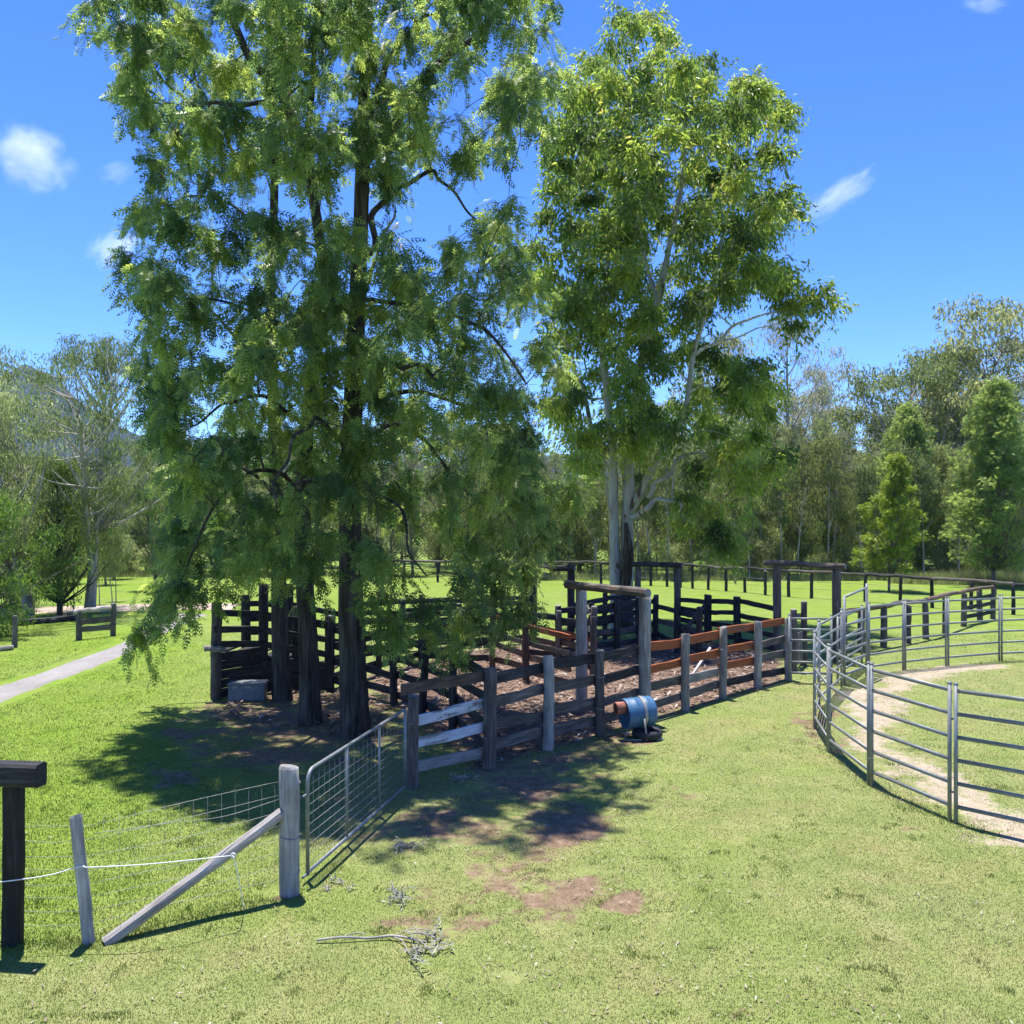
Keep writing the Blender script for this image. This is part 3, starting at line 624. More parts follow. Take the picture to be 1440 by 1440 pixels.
fence_run('inner_fence', 'dark rail fence crossing the left yard behind the oak trunks', [V3(-4.14, 20.35), V3(-3.3, 22.0), V3(-2.4, 23.6), V3(-1.5, 25.0)], [0, 1.6, 1.6, 1.5], 'darkZ', 'darkX', RZ)

fence_run('inner_fence', 'dark boarded fence between the oak foliage and the orange race', [V3(-2.35, 23.5), V3(-1.4, 23.3), V3(-0.62, 23.1)], [1.6, 1.5, 0], 'darkZ', 'darkX', RZ)
fence_run('inner_fence', 'short dark cross fence joining the orange race to the middle yard', [V3(2.02, 22.0), V3(2.15, 23.3), V3(2.2, 24.6)], [0, 1.6, 0], 'midZ', ('darkX', 'midX', 'darkX', 'midX'), RZ)
fence_run('inner_fence', 'dark rail fence dividing the right half of the yard beneath the gum', [V3(4.35, 27.1), V3(4.75, 25.6), V3(5.1, 24.2)], [1.5, 1.6, 1.5], 'darkZ', ('darkX', 'midX', 'darkX'), (0.3, 0.75, 1.2))
# loading ramp at the left end
lr = thing('loading_ramp', 'black timber loading ramp with sloping rails left of the oak trunks', 'ramp', V3(-6.45, 19.3))
for p, h, mm in ((V3(-6.45, 19.35), 2.1, 'midZ'), (V3(-5.68, 20.3), 2.42, 'darkZ'), (V3(-4.95, 20.45), 1.9, 'darkZ'), (V3(-6.3, 21.1), 2.1, 'darkZ'), (V3(-5.5, 21.9), 2.3, 'darkZ'), (V3(-4.2, 20.45), 1.7, 'darkZ')):
    post('post', p, h, 0.11, M[mm], lr)
for z0, z1 in ((1.88, 1.5), (1.52, 1.14), (1.2, 0.8)):
    board('rail', V3(-6.45, 19.22, z0), V3(-5.66, 20.17, z0 - 0.12), 0.14, 0.05, M['darkX'], lr); board('rail', V3(-5.64, 20.18, z0 - 0.14), V3(-4.2, 20.33, z1), 0.14, 0.05, M['darkX'], lr)
    board('rail', V3(-6.3, 21.22, z0), V3(-5.5, 22.02, z0 - 0.1), 0.14, 0.05, M['darkX'], lr); board('rail', V3(-5.48, 22.02, z0 - 0.1), V3(-4.3, 22.3, z1), 0.14, 0.05, M['darkX'], lr)
for k in range(5):
    z = 0.11 + 0.2 * k; board('side_board', V3(-6.38, 19.36, z), V3(-5.7, 20.2, z), 0.19, 0.05, M['darkX'], lr, 0.003); 
    if k < 4: board('side_board', V3(-5.64, 20.24, z), V3(-4.25, 20.38, z * 0.75), 0.19, 0.05, M['darkX'], lr, 0.003)
for k in range(9):
    f = k / 8; c = V3(-6.3, 19.6).lerp(V3(-4.4, 21.0), f); zz = 1.0 - 0.75 * f
    board('deck_plank', c + V3(-0.1, 0.0, zz), c + V3(0.0, 1.3, zz), 0.05, 0.24, M['darkX'], lr, 0.003)
log('sill_log', V3(-6.62, 19.12, 1.12), V3(-6.2, 19.25, 1.06), 0.07, M['greyX'], lr)

# grey metal box in front of the ramp
def box_arrays(x0, x1, y0, y1, z0, z1):
    v = [(x, y, z) for x in (x0, x1) for y in (y0, y1) for z in (z0, z1)]
    return v, [(0, 1, 3, 2), (4, 6, 7, 5), (0, 4, 5, 1), (2, 3, 7, 6), (0, 2, 6, 4), (1, 5, 7, 3)]
def bevel_box(name, dims, mat, parent, loc, rz=0, bev=0.01):
    import bmesh
    bm = bmesh.new(); bmesh.ops.create_cube(bm, size=1); bmesh.ops.scale(bm, vec=dims, verts=bm.verts); bmesh.ops.bevel(bm, geom=bm.edges[:], offset=bev, segments=2, affect='EDGES')
    me = bpy.data.meshes.new(name); bm.to_mesh(me); bm.free(); me.materials.append(mat)
    o = link(name, me, parent); set_world(o, Matrix.Translation(Vector(loc)) @ Matrix.Rotation(rz, 4, 'Z')); return o
bx = thing('metal_box', 'dull grey metal storage box on the ground beside the loading ramp', 'box', V3(-5.72, 19.2), rz=0.12)
bevel_box('body', (0.76, 0.40, 0.34), M['boxmetal'], bx, V3(-5.72, 19.25, 0.17), 0.12, 0.012); ld = bevel_box('lid', (0.80, 0.44, 0.05), M['boxmetal'], bx, V3(-5.72, 19.25, 0.365), 0.12, 0.012)
for dx in (-0.2, 0.06): reparent(bevel_box('latch', (0.11, 0.02, 0.045), M['strap'], bx, V3(-5.72 + dx, 19.03 + dx * 0.12, 0.31), 0.12, 0.004), ld)

# ------------------------------------------------------------------ perimeter log fences
def log_rail_fence(name, label, pts, h, zoff, r=0.075, wires=(), pmat='darkZ', lmat=('darkX', 'midX')):
    t = thing(name, label, 'fence', pts[0])
    for p in pts: post('post', p, h, r, M[pmat], t, lean=tuple(RNG.normal(0, 0.015, 2)))
    k = 0
    while k < len(pts) - 1:
        j = min(k + 2, len(pts) - 1); z = Vector((0, 0, h + zoff)); log('log_rail', pts[k] + z, pts[j] + z, 0.078, M[lmat[(k // 2) % len(lmat)]], t, 0.035); k = j
    for z in wires:
        for a, b in zip(pts[:-1], pts[1:]): pipe('wire', a + Vector((0, -r, z)), b + Vector((0, -r, z)), 0.006, M['wire'], t, 4)
    return t
far = [V3(-12, 54.0), V3(-8.5, 53.6), V3(-6.5, 53.2), V3(-4.4, 52.8), V3(-2.4, 52.4), V3(-0.5, 52.0), V3(1.4, 51.7), V3(3.3, 51.3), V3(5.1, 51.0)] + [G(*p) for p in ((888, 822), (915, 823.5), (938, 825), (957, 826), (974, 827.5), (996, 829.5), (1021, 831.5), (1048, 833.5), (1076, 837), (1109, 839.5), (1141, 841.5))] + [G(*p) for p in ((1217, 846), (1266, 849), (1311, 855), (1366, 860), (1425, 865))] + [V3(22.5, 33.8), V3(25.0, 32.4)]
log_rail_fence('perimeter_fence', 'long dark perimeter fence with a single log rail before the forest', far, 1.22, 0.03, wires=(0.45, 0.8))
near_r = [V3(9.3, 24.9), V3(10.2, 26.0)] + [G(*p) for p in ((1243, 910), (1275.6, 905), (1301.5, 899), (1329, 891), (1355, 881), (1378, 874))] + [V3(18.5, 34.2)]
rr2 = log_rail_fence('log_rail_fence', 'short thick-posted log rail fence rising behind the round pen', near_r, 1.2, 0.04, 0.10, pmat='midZ', lmat=('brownX', 'midX', 'brownX'))
for z in (0.3, 0.62, 0.92): board('rail', V3(16.4, 32.2, z), V3(18.5, 34.1, z), 0.14, 0.05, M['darkX'], rr2)

# small timber fence end and lone post on the left
sf = fence_run('timber_fence', 'small weathered three-rail timber fence end beside the gravel driveway', [G(111, 900), G(159, 894)], [0.9, 1.08], 'midZ', ('midX', 'midX'), (0.28, 0.6), side=-0.1, board_h=0.16, r=0.09)
log('log_rail', G(108, 900) + Vector((-0.05, -0.1, 0.88)), G(157, 894) + Vector((0, -0.1, 0.92)), 0.085, M['greyX'], sf)
for k, z in enumerate((0.45, 0.9)): pipe('wire', G(159, 894, 0) + Vector((0, 0, z)), V3(-12.1, 32.5, z), 0.006, M['wire'], sf, 4)
lp = thing('fence_post', 'lone grey timber post on the far left lawn before the dirt road', 'post', G(21, 910)); post('shaft', G(21, 910), 0.95, 0.075, M['midZ'], lp)
pipe('wire', G(21, 910) + Vector((0, 0, 0.8)), G(111, 900) + Vector((0, 0, 0.8)), 0.005, M['wire'], lp, 4)
fl = thing('fallen_log', 'long dark log lying along the garden edge left of the small fence', 'log', G(22, 876)); log('trunk', G(22, 876, 0.1), G(105, 868, 0.1), 0.16, M['darkX'], fl, 0.1, 12)
fl2 = thing('fallen_log', 'pale broken log on the grass at the left edge below the lone post', 'log', G(0, 912)); log('trunk', G(-25, 915, 0.08), G(18, 911, 0.06), 0.09, M['greyX'], fl2, 0.05, 8)

# ------------------------------------------------------------------ round pen of steel panels
def pen_panel(a, b, label, h=1.8, name='cattle_fence', gap=0.045, nr=6, group='steel panels of the round pen'):
    a, b = Vector(a), Vector(b); e = (b - a).normalized(); a2, b2 = a + e * gap, b - e * gap
    t = thing(name, label, 'steel fence', a2, group)
    ups = [pipe('upright', p + Vector((0, 0, -0.02)), p + Vector((0, 0, h)), 0.026, M['steel'], t, 10) for p in (a2, b2)]
    for p, up in zip((a2, b2), ups):
        v, tt, q = tube_arrays(np.array([(0, 0, 0), (0, 0, 0.02), (0, 0, 0.035)]), np.array([0.03, 0.03, 0.018]), 10); o = link('cap', np_mesh('cap', v, tt, q, M['steel']), t); set_world(o, Matrix.Translation(p + Vector((0, 0, h - 0.005)))); reparent(o, up)
    for k in range(nr):
        z = 0.22 + (h - 0.30) * k / (nr - 1)
        pipe('rail', a2 + Vector((0, 0, z)), b2 + Vector((0, 0, z)), 0.027, M['steel'], t, 10, 0.62)
    for z in (0.4, 1.35):
        lg = pipe('joining_lug', b2 + Vector((0, 0, z)), b2 + e * gap * 1.3 + Vector((0, 0, z)), 0.014, M['steel'], t, 6); reparent(lg, ups[1])
    return t
PL = {3: 'steel pen panel nearest the camera, cut by the right edge of the picture', 4: 'steel pen panel second from the right edge on the near side', 5: 'steel pen panel on the near side where the pen starts curving away',
      6: 'steel pen panel at the leftmost bend of the round pen', 7: 'narrow-looking steel pen panel just past the leftmost bend', 8: 'steel pen panel leading up to the tall pen gate',
      10: 'steel pen panel right behind the tall pen gate, on the far side', 11: 'second far-side steel pen panel from the tall gate', 12: 'third far-side steel pen panel from the tall gate', 13: 'fourth far-side steel pen panel, at the right edge of the picture'}
for k in PL: pen_panel((*PEN[k], 0), (*PEN[k + 1], 0), PL[k])
gt = thing('pen_gate', 'tall steel pen gate with a high frame, standing between pen and yards', 'gate', V3(*PEN[9]))
a, b = V3(7.80, 20.86), V3(8.78, 22.0); e = (b - a).normalized()
for p, h in ((a, 2.1), (b, 2.3)): pipe('upright', p, p + V3(0, 0, h), 0.034, M['steel'], gt, 10)
pipe('top_bar', a + V3(0, 0, 2.07), b + V3(0, 0, 2.2), 0.03, M['steel'], gt, 10)
for k in range(6): pipe('rail', a + V3(0, 0, 0.25 + 0.29 * k), b + V3(0, 0, 0.25 + 0.29 * k), 0.03, M['steel'], gt, 10, 0.62)
pen_panel(V3(6.62, 21.28), V3(7.62, 21.15), 'low steel panel joining the front timber fence to the pen', 1.6, 'cattle_fence', 0.02, group=None)
pen_panel(V3(7.72, 21.1), V3(9.3, 23.6), 'steel panel behind the pen gate leading to the dark gateway', 1.6, 'cattle_fence', 0.05, group=None)
yg = fence_run('yard_gate', 'short grey timber gate with vertical boards beside the pen entrance', [V3(7.15, 22.6), V3(7.75, 23.6)], [1.6, 1.7], 'midZ', ('midX', 'darkX'), (0.4, 0.85, 1.35), cat='gate')
for k in range(3): board('upright_board', V3(7.2 + 0.16 * k, 22.72 + 0.27 * k, 0.15), V3(7.22 + 0.16 * k, 22.74 + 0.27 * k, 0.95), 0.05, 0.13, M['greyX'], yg)

# ------------------------------------------------------------------ blue drum on its tyre
DC = V3(2.26, 15.98, 0.455); ax_ = V3(0.955, 0.295, 0.05).normalized()
dr = thing('blue_drum', 'blue plastic drum lying on its side by the yard fence with a rusty spout', 'drum', V3(2.26, 15.98))
def lathe(prof, sides=36):
    p = np.array(prof, float); a = np.linspace(0, 2 * np.pi, sides, endpoint=False); n = len(p)
    v = np.stack([np.repeat(p[:, 0], sides), (p[:, 1][:, None] * np.cos(a)).ravel(), (p[:, 1][:, None] * np.sin(a)).ravel()], -1)
    i = np.arange(n - 1)[:, None] * sides; j = np.arange(sides)[None, :]; j2 = (j + 1) % sides
    return v, np.stack([i + j, i + j2, i + sides + j2, i + sides + j], -1).reshape(-1, 4)
Lh = 0.275
prof = [(-Lh + 0.02, 0.0), (-Lh + 0.02, 0.24), (-Lh, 0.262), (-Lh, 0.28), (-Lh + 0.02, 0.29), (-Lh + 0.05, 0.288), (-0.12, 0.288), (-0.11, 0.297), (-0.09, 0.297), (-0.08, 0.288), (0.1, 0.288), (0.11, 0.297), (0.13, 0.297), (0.14, 0.288), (Lh - 0.06, 0.286), (Lh - 0.02, 0.28), (Lh, 0.262), (Lh, 0.22), (Lh - 0.015, 0.2), (Lh - 0.015, 0.0)]
prof = [(x, r * 0.93) for x, r in prof]
v, q = lathe(prof); DM = axis_matrix(DC, DC + ax_)
drum_body = o = link('body', np_mesh('body', v, None, q, M['drum'], None, True), dr); set_world(o, DM)
v, q = lathe([(0.02, 0.279), (0.02, 0.283), (0.075, 0.283), (0.075, 0.279)]); o = link('strap', np_mesh('strap', v, None, q, M['strap']), dr); set_world(o, DM)
sp = [(-Lh - 0.15, 0.088), (-Lh - 0.17, 0.10), (-Lh - 0.15, 0.112), (-Lh - 0.1, 0.108), (-Lh + 0.03, 0.105), (-Lh + 0.03, 0.085), (-Lh - 0.14, 0.082), (-Lh - 0.14, 0.0)]
v, q = lathe(sp, 24); o = link('spout', np_mesh('spout', v, None, q, M['terracotta'], None, True), dr); set_world(o, DM @ Matrix.Translation((0, -0.03, 0.12))); reparent(o, drum_body)
for dx, yy in ((-0.2, -0.17), (-0.24, 0.16)): pipe('leg', DC + V3(dx, yy, -0.2), V3(DC.x + dx * 1.25, DC.y + yy * 1.2, 0), 0.012, M['wire'], dr, 6)
pipe('strap_stay', DC + V3(0.08, -0.29, -0.06), V3(DC.x + 0.12, DC.y - 0.30, 0.01), 0.018, M['strap'], dr, 6)
pipe('base_bar', V3(DC.x - 0.3, DC.y - 0.28, 0.02), V3(DC.x + 0.42, DC.y - 0.22, 0.02), 0.018, M['strap'], dr, 6); pipe('base_bar', V3(DC.x - 0.3, DC.y + 0.2, 0.02), V3(DC.x + 0.4, DC.y + 0.24, 0.02), 0.018, M['strap'], dr, 6)
ty = thing('tyre', 'small black tyre under the blue drum', 'tyre', V3(2.40, 15.95))
tp = [(0.085 * math.cos(t) * 1.0, 0.20 + 0.075 * math.sin(t)) for t in np.linspace(0, 2 * np.pi, 15)]
v, q = lathe(tp, 30); o = link('casing', np_mesh('casing', v, None, q, M['rubber'], None, True), ty); set_world(o, Matrix.Translation((2.42, 15.92, 0.087)) @ Matrix.Rotation(math.radians(90), 4, 'Y'))
st = thing('pale_pipe', 'pale plastic pipe leaning inside the yard behind the orange boards', 'pipe', V3(4.2, 20.4)); pipe('shaft', V3(3.75, 19.8, 0.02), V3(4.55, 20.4, 0.95), 0.03, M['pvc'], st, 8)

# ------------------------------------------------------------------ wire gate
ga, gb = V3(-2.235, 9.72), V3(-1.54, 12.80)
gate = thing('wire_gate', 'galvanised farm gate with wire mesh closing the gap to the yard fence', 'gate', ga, rz=0)
e = (gb - ga); Lg = e.length; e.normalize(); zb, zt = 0.09, 1.20
def gp(s, z): return ga + e * s + V3(0, 0, z)
rc = 0.13
path = [gp(0, zb - 0.03)] + [gp(0, zt - rc)] + [gp(rc - rc * math.cos(t), zt - rc + rc * math.sin(t)) for t in np.linspace(0.2, math.pi / 2, 6)] + [gp(Lg, zt)]
loc = Vector(gate.location); path = [p - loc for p in path]
tube_obj('frame_tube', path, 0.021, M['steel'], gate, 10)
pipe('bottom_tube', gp(0.0, zb), gp(Lg, zb), 0.02, M['steel'], gate, 10); pipe('end_tube', gp(Lg, zb - 0.02), gp(Lg, zt + 0.01), 0.021, M['steel'], gate, 10)
for s in (0.34, 0.68): pipe('upright', gp(Lg * s, zb), gp(Lg * s, zt), 0.016, M['steel'], gate, 8)
for k in range(9): pipe('mesh_wire', gp(0, 0.17 + k * 0.108), gp(Lg, 0.17 + k * 0.108), 0.0028, M['wire'], gate, 5)
for k in range(1, 22): pipe('mesh_wire', gp(Lg * k / 22, zb), gp(Lg * k / 22, zt - (0.03 if k > 1 else 0.06)), 0.0017, M['wire'], gate, 5)
for z in (0.08, 0.95): pipe('hinge', gp(0, z), gp(-0.12, z), 0.014, M['boxmetal'], gate, 6)
hp = gp(Lg, 1.0); pipe('latch_chain', hp, hp + V3(0.1, 0.1, -0.03), 0.008, M['wire'], gate, 5)

# ------------------------------------------------------------------ wire fence on the left
SP, SM, TP = V3(-2.34, 9.36), V3(-3.96, 8.32), V3(-4.67, 8.30)
wf = thing('wire_fence', 'wire stock fence with round strainer post and diagonal timber brace', 'fence', SP)
so = post('strainer_post', SP, 1.36, 0.10, M['paleZ'], wf, sides=18)
post('small_post', SM, 1.2, 0.055, M['paleZ'], wf, lean=(0.0, -0.075), endmat=M['midZ'])
log('diagonal_brace', V3(-3.80, 8.30, 0.0), SP + V3(-0.07, -0.05, 0.88), 0.062, M['paleX'], wf, 0.012, taper=0.95)
far_l = V3(-7.5, 7.9)
for k in range(8):
    z = 0.14 + 0.128 * k + (0.03 if k > 5 else 0)
    for a, b in ((SP, SM), (SM, TP), (TP, far_l)):
        a2, b2 = off(a, b, -0.07); sag = RNG.normal(0, 0.012); mid = (a2 + b2) / 2 + V3(RNG.normal(0, 0.02), 0, sag - 0.015)
        tube_obj('strand', [a2 + V3(0, 0, z * (1.12 if a is SP else 1)) - SP, mid + V3(0, 0, z * (1.06 if a is SP else 1)) - SP, b2 + V3(0, 0, z) - SP], 0.0022, M['wire'], wf, 4, per=4)
for k in range(1, 14):
    f = k / 14; p = SP.lerp(SM, f); p2, _ = off(p, SM, -0.07); pipe('stay_wire', p2 + V3(0, 0, 0.1), p2 + V3(0, 0, 1.15), 0.0012, M['wire'], wf, 4)
for z in (0.25, 0.62, 1.02, 1.18): wire_tie(wf, SP, z, 0.105, so)
tube_obj('white_cord', [p - SP for p in (far_l + V3(0, 0, 0.50), TP + V3(0.0, -0.16, 0.64), SM + V3(-0.07, -0.08, 0.735), SM + V3(0.05, -0.085, 0.735), SM + V3(0.6, -0.03, 0.745), PD(328, 1203, 8.62))], 0.0052, M['cord'], wf, 6, per=5)
tube_obj('white_cord', [p - SP for p in (PD(328, 1203, 8.62), PD(333, 1222, 8.62), PD(338, 1250, 8.7), G(343, 1282))], 0.0045, M['cord'], wf, 6, per=4)
tube_obj('ring', [PD(328, 1203, 8.6) + V3(0.022 * math.cos(t), 0, 0.022 * math.sin(t)) - SP for t in np.linspace(0, 2 * np.pi, 13)], 0.006, M['cord'], wf, 5)
tube_obj('top_cord', [p - SP for p in (SP + V3(-0.1, -0.05, 1.02), SP.lerp(SM, 0.35) + V3(0, 0, 0.95), SP.lerp(SM, 0.62) + V3(0, 0, 0.98), SM + V3(0.02, 0.05, 1.0))], 0.003, M['wire'], wf, 5, per=5)
tpz = thing('timber_portal', 'black painted timber post with a heavy crossbeam at the left edge', 'gateway', TP)
post('post', TP, 1.68, 0.08, M['blackZ'], tpz, endmat=M['blackZ'], square=True); post('post', TP + V3(-3.2, 0.3), 1.68, 0.09, M['blackZ'], tpz, endmat=M['blackZ'], square=True)
board('crossbeam', TP + V3(-3.4, 0.18, 1.6), TP + V3(0.36, -0.16, 1.62), 0.21, 0.17, M['blackX'], tpz, 0.004, 0.025)
# ------------------------------------------------------------------ trees: building blocks
def unit(v): return v / (np.linalg.norm(v, axis=-1, keepdims=True) + 1e-9)
def place(tv, tf, pos, xdir, scale, roll):
    """copies of a small template at pos, local X along xdir, rolled about it"""
    x = unit(xdir); up = np.array([0.0, 0, 1]); y = np.cross(up, x); bad = np.linalg.norm(y, axis=1) < 1e-3; y[bad] = (0, 1, 0); y = unit(y); z = np.cross(x, y)
    c, s = np.cos(roll)[:, None], np.sin(roll)[:, None]; y2 = y * c + z * s; z2 = -y * s + z * c
    sc = np.broadcast_to(np.asarray(scale, float), (len(pos),))[:, None, None]
    v = pos[:, None] + sc * (tv[None, :, 0:1] * x[:, None] + tv[None, :, 1:2] * y2[:, None] + tv[None, :, 2:3] * z2[:, None])
    K = len(tv); f = (np.arange(len(pos))[:, None, None] * K + tf[None]).reshape(-1, tf.shape[1])
    return v.reshape(-1, 3), f
def frond_template(pairs=4, w=0.14):
    """feathery divided leaf, length 1: narrow leaflets in pairs along a drooping midrib"""
    v, f = [], []; dr = lambda t: -0.22 * t * t
    def leaflet(t, ang, ln, side):
        b = np.array([t, 0, dr(t)]); d = np.array([math.cos(ang), side * math.sin(ang), -0.25]); d /= np.linalg.norm(d); n = np.array([-d[1], d[0], 0]); n /= np.linalg.norm(n)
        k = len(v); v.extend([b - n * w * 0.35, b + n * w * 0.65 + d * ln * 0.25, b + d * ln]); f.append((k, k + 1, k + 2))
    for i in range(pairs):
        t = 0.16 + 0.66 * i / (pairs - 1); ln = 0.46 - 0.16 * abs(i - 1.3) / pairs * 2
        for sd in (-1, 1): leaflet(t + 0.03 * sd, math.radians(52 - 4 * i), ln, sd)
    leaflet(0.85, 0.0, 0.34, 1)
    return np.array(v), np.array(f)
FROND = frond_template()
LANCE = (np.array([(0, 0, 0), (0.38, 0.11, -0.02), (1, 0.02, -0.14), (0.42, -0.10, 0.01)], float), np.array([(0, 1, 2, 3)]))
GLEAF = (np.array([(0, 0, 0), (0.38, 0.16, -0.03), (1, 0.02, -0.14), (0.42, -0.15, 0.02)], float), np.array([(0, 1, 2, 3)]))
OVATE = (np.array([(0, 0, 0), (0.45, 0.24, -0.03), (1, 0, -0.1), (0.45, -0.24, 0.03)], float), np.array([(0, 1, 2, 3)]))
NEEDLE = (np.array([(0, -0.03, 0), (0.1, 0.035, 0), (1, 0, -0.1)], float), np.array([(0, 1, 2)]))
STAR = (lambda: (lambda vs, fs: (np.array(vs, float), np.array(fs)))(*(lambda L: (sum([[(0, 0, 0), (0.5 * math.cos(a - 0.16), 0.5 * math.sin(a - 0.16), 0.02), (math.cos(a), math.sin(a), -0.16), (0.5 * math.cos(a + 0.16), 0.5 * math.sin(a + 0.16), 0.02)] for a in L], []), [tuple(4 * i + k for k in range(4)) for i in range(len(L))]))([-0.9, -0.45, 0, 0.45, 0.9])))()

def batch_twigs(mb, a, b, r0, r1, droop=0.1, k=3, sides=3):
    """thin curved twigs from a to b, many at once"""
    n = len(a); t = np.linspace(0, 1, k); P = a[:, None] * (1 - t)[None, :, None] + b[:, None] * t[None, :, None]
    P[..., 2] += (np.sin(t * np.pi) * droop)[None, :] * np.linalg.norm(b - a, axis=1)[:, None]
    d = unit(b - a); u = np.cross(d, np.array([0.3, 0.2, 0.93])); u = unit(u); w = np.cross(d, u); ang = np.linspace(0, 2 * np.pi, sides, endpoint=False)
    r = (r0 + (r1 - r0) * t)[None, :, None, None]
    v = P[:, :, None] + r * (np.cos(ang)[None, None, :, None] * u[:, None, None] + np.sin(ang)[None, None, :, None] * w[:, None, None])
    base = np.arange(n)[:, None, None] * k * sides; i = np.arange(k - 1)[None, :, None] * sides; j = np.arange(sides)[None, None, :]; j2 = (j + 1) % sides
    q = np.stack([base + i + j, base + i + j2, base + i + sides + j2, base + i + sides + j], -1).reshape(-1, 4)
    mb.add(v.reshape(-1, 3), None, q)
def limb_arrays(pts, r0, r1, sides=8, per=4, jit=0.05, power=1.0):
    p = spline(pts, per); t = np.linspace(0, 1, len(p)); return tube_arrays(p, r0 + (r1 - r0) * t ** power, sides, jit, cap=True)
def trunk_mesh(pts, r0, r1, mat, sides=18, step=0.25, jit=0.05, flare=0.55, flare_h=0.7, ridges=7, seed=0):
    p = spline(pts, 10); d = np.concatenate([[0], np.cumsum(np.linalg.norm(np.diff(p, axis=0), axis=1))]); n = max(8, int(d[-1] / step)); s = np.linspace(0, d[-1], n)
    # finer rings near the ground
    s = np.unique(np.concatenate([np.linspace(0, min(1.2, d[-1] * 0.5), 10), s])); p = np.stack([np.interp(s, d, p[:, k]) for k in range(3)], -1); t = s / d[-1]
    rg = np.random.default_rng(seed); ph = rg.random(4) * 6.28; rad = r0 + (r1 - r0) * t ** 0.85
    def fl(i, a):
        h = s[np.broadcast_to(i, (len(s), 1)).astype(int)[:, 0]][:, None]; k = np.exp(-h / flare_h)
        return 1 + flare * k * (0.7 + 0.5 * np.cos(3 * a + ph[0]) * 0.7 + 0.3 * np.cos(5 * a + ph[1])) + 0.045 * np.cos(ridges * a + ph[2] + h * 0.6) + 0.03 * np.cos((ridges + 4) * a + ph[3] - h)
    v, tt, q = tube_arrays(p, rad, sides, jit, rg, True, fl)
    me = np_mesh('trunk', v, tt, q, mat, None, True); return me, p, rad
def world_to(o, me):
    """mesh built in world coordinates moved to the local space of an unrotated thing"""
    co = np.empty(len(me.vertices) * 3, np.float32); me.vertices.foreach_get('co', co); co = co.reshape(-1, 3) - np.array(o.location, np.float32); me.vertices.foreach_set('co', co.ravel()); me.update()

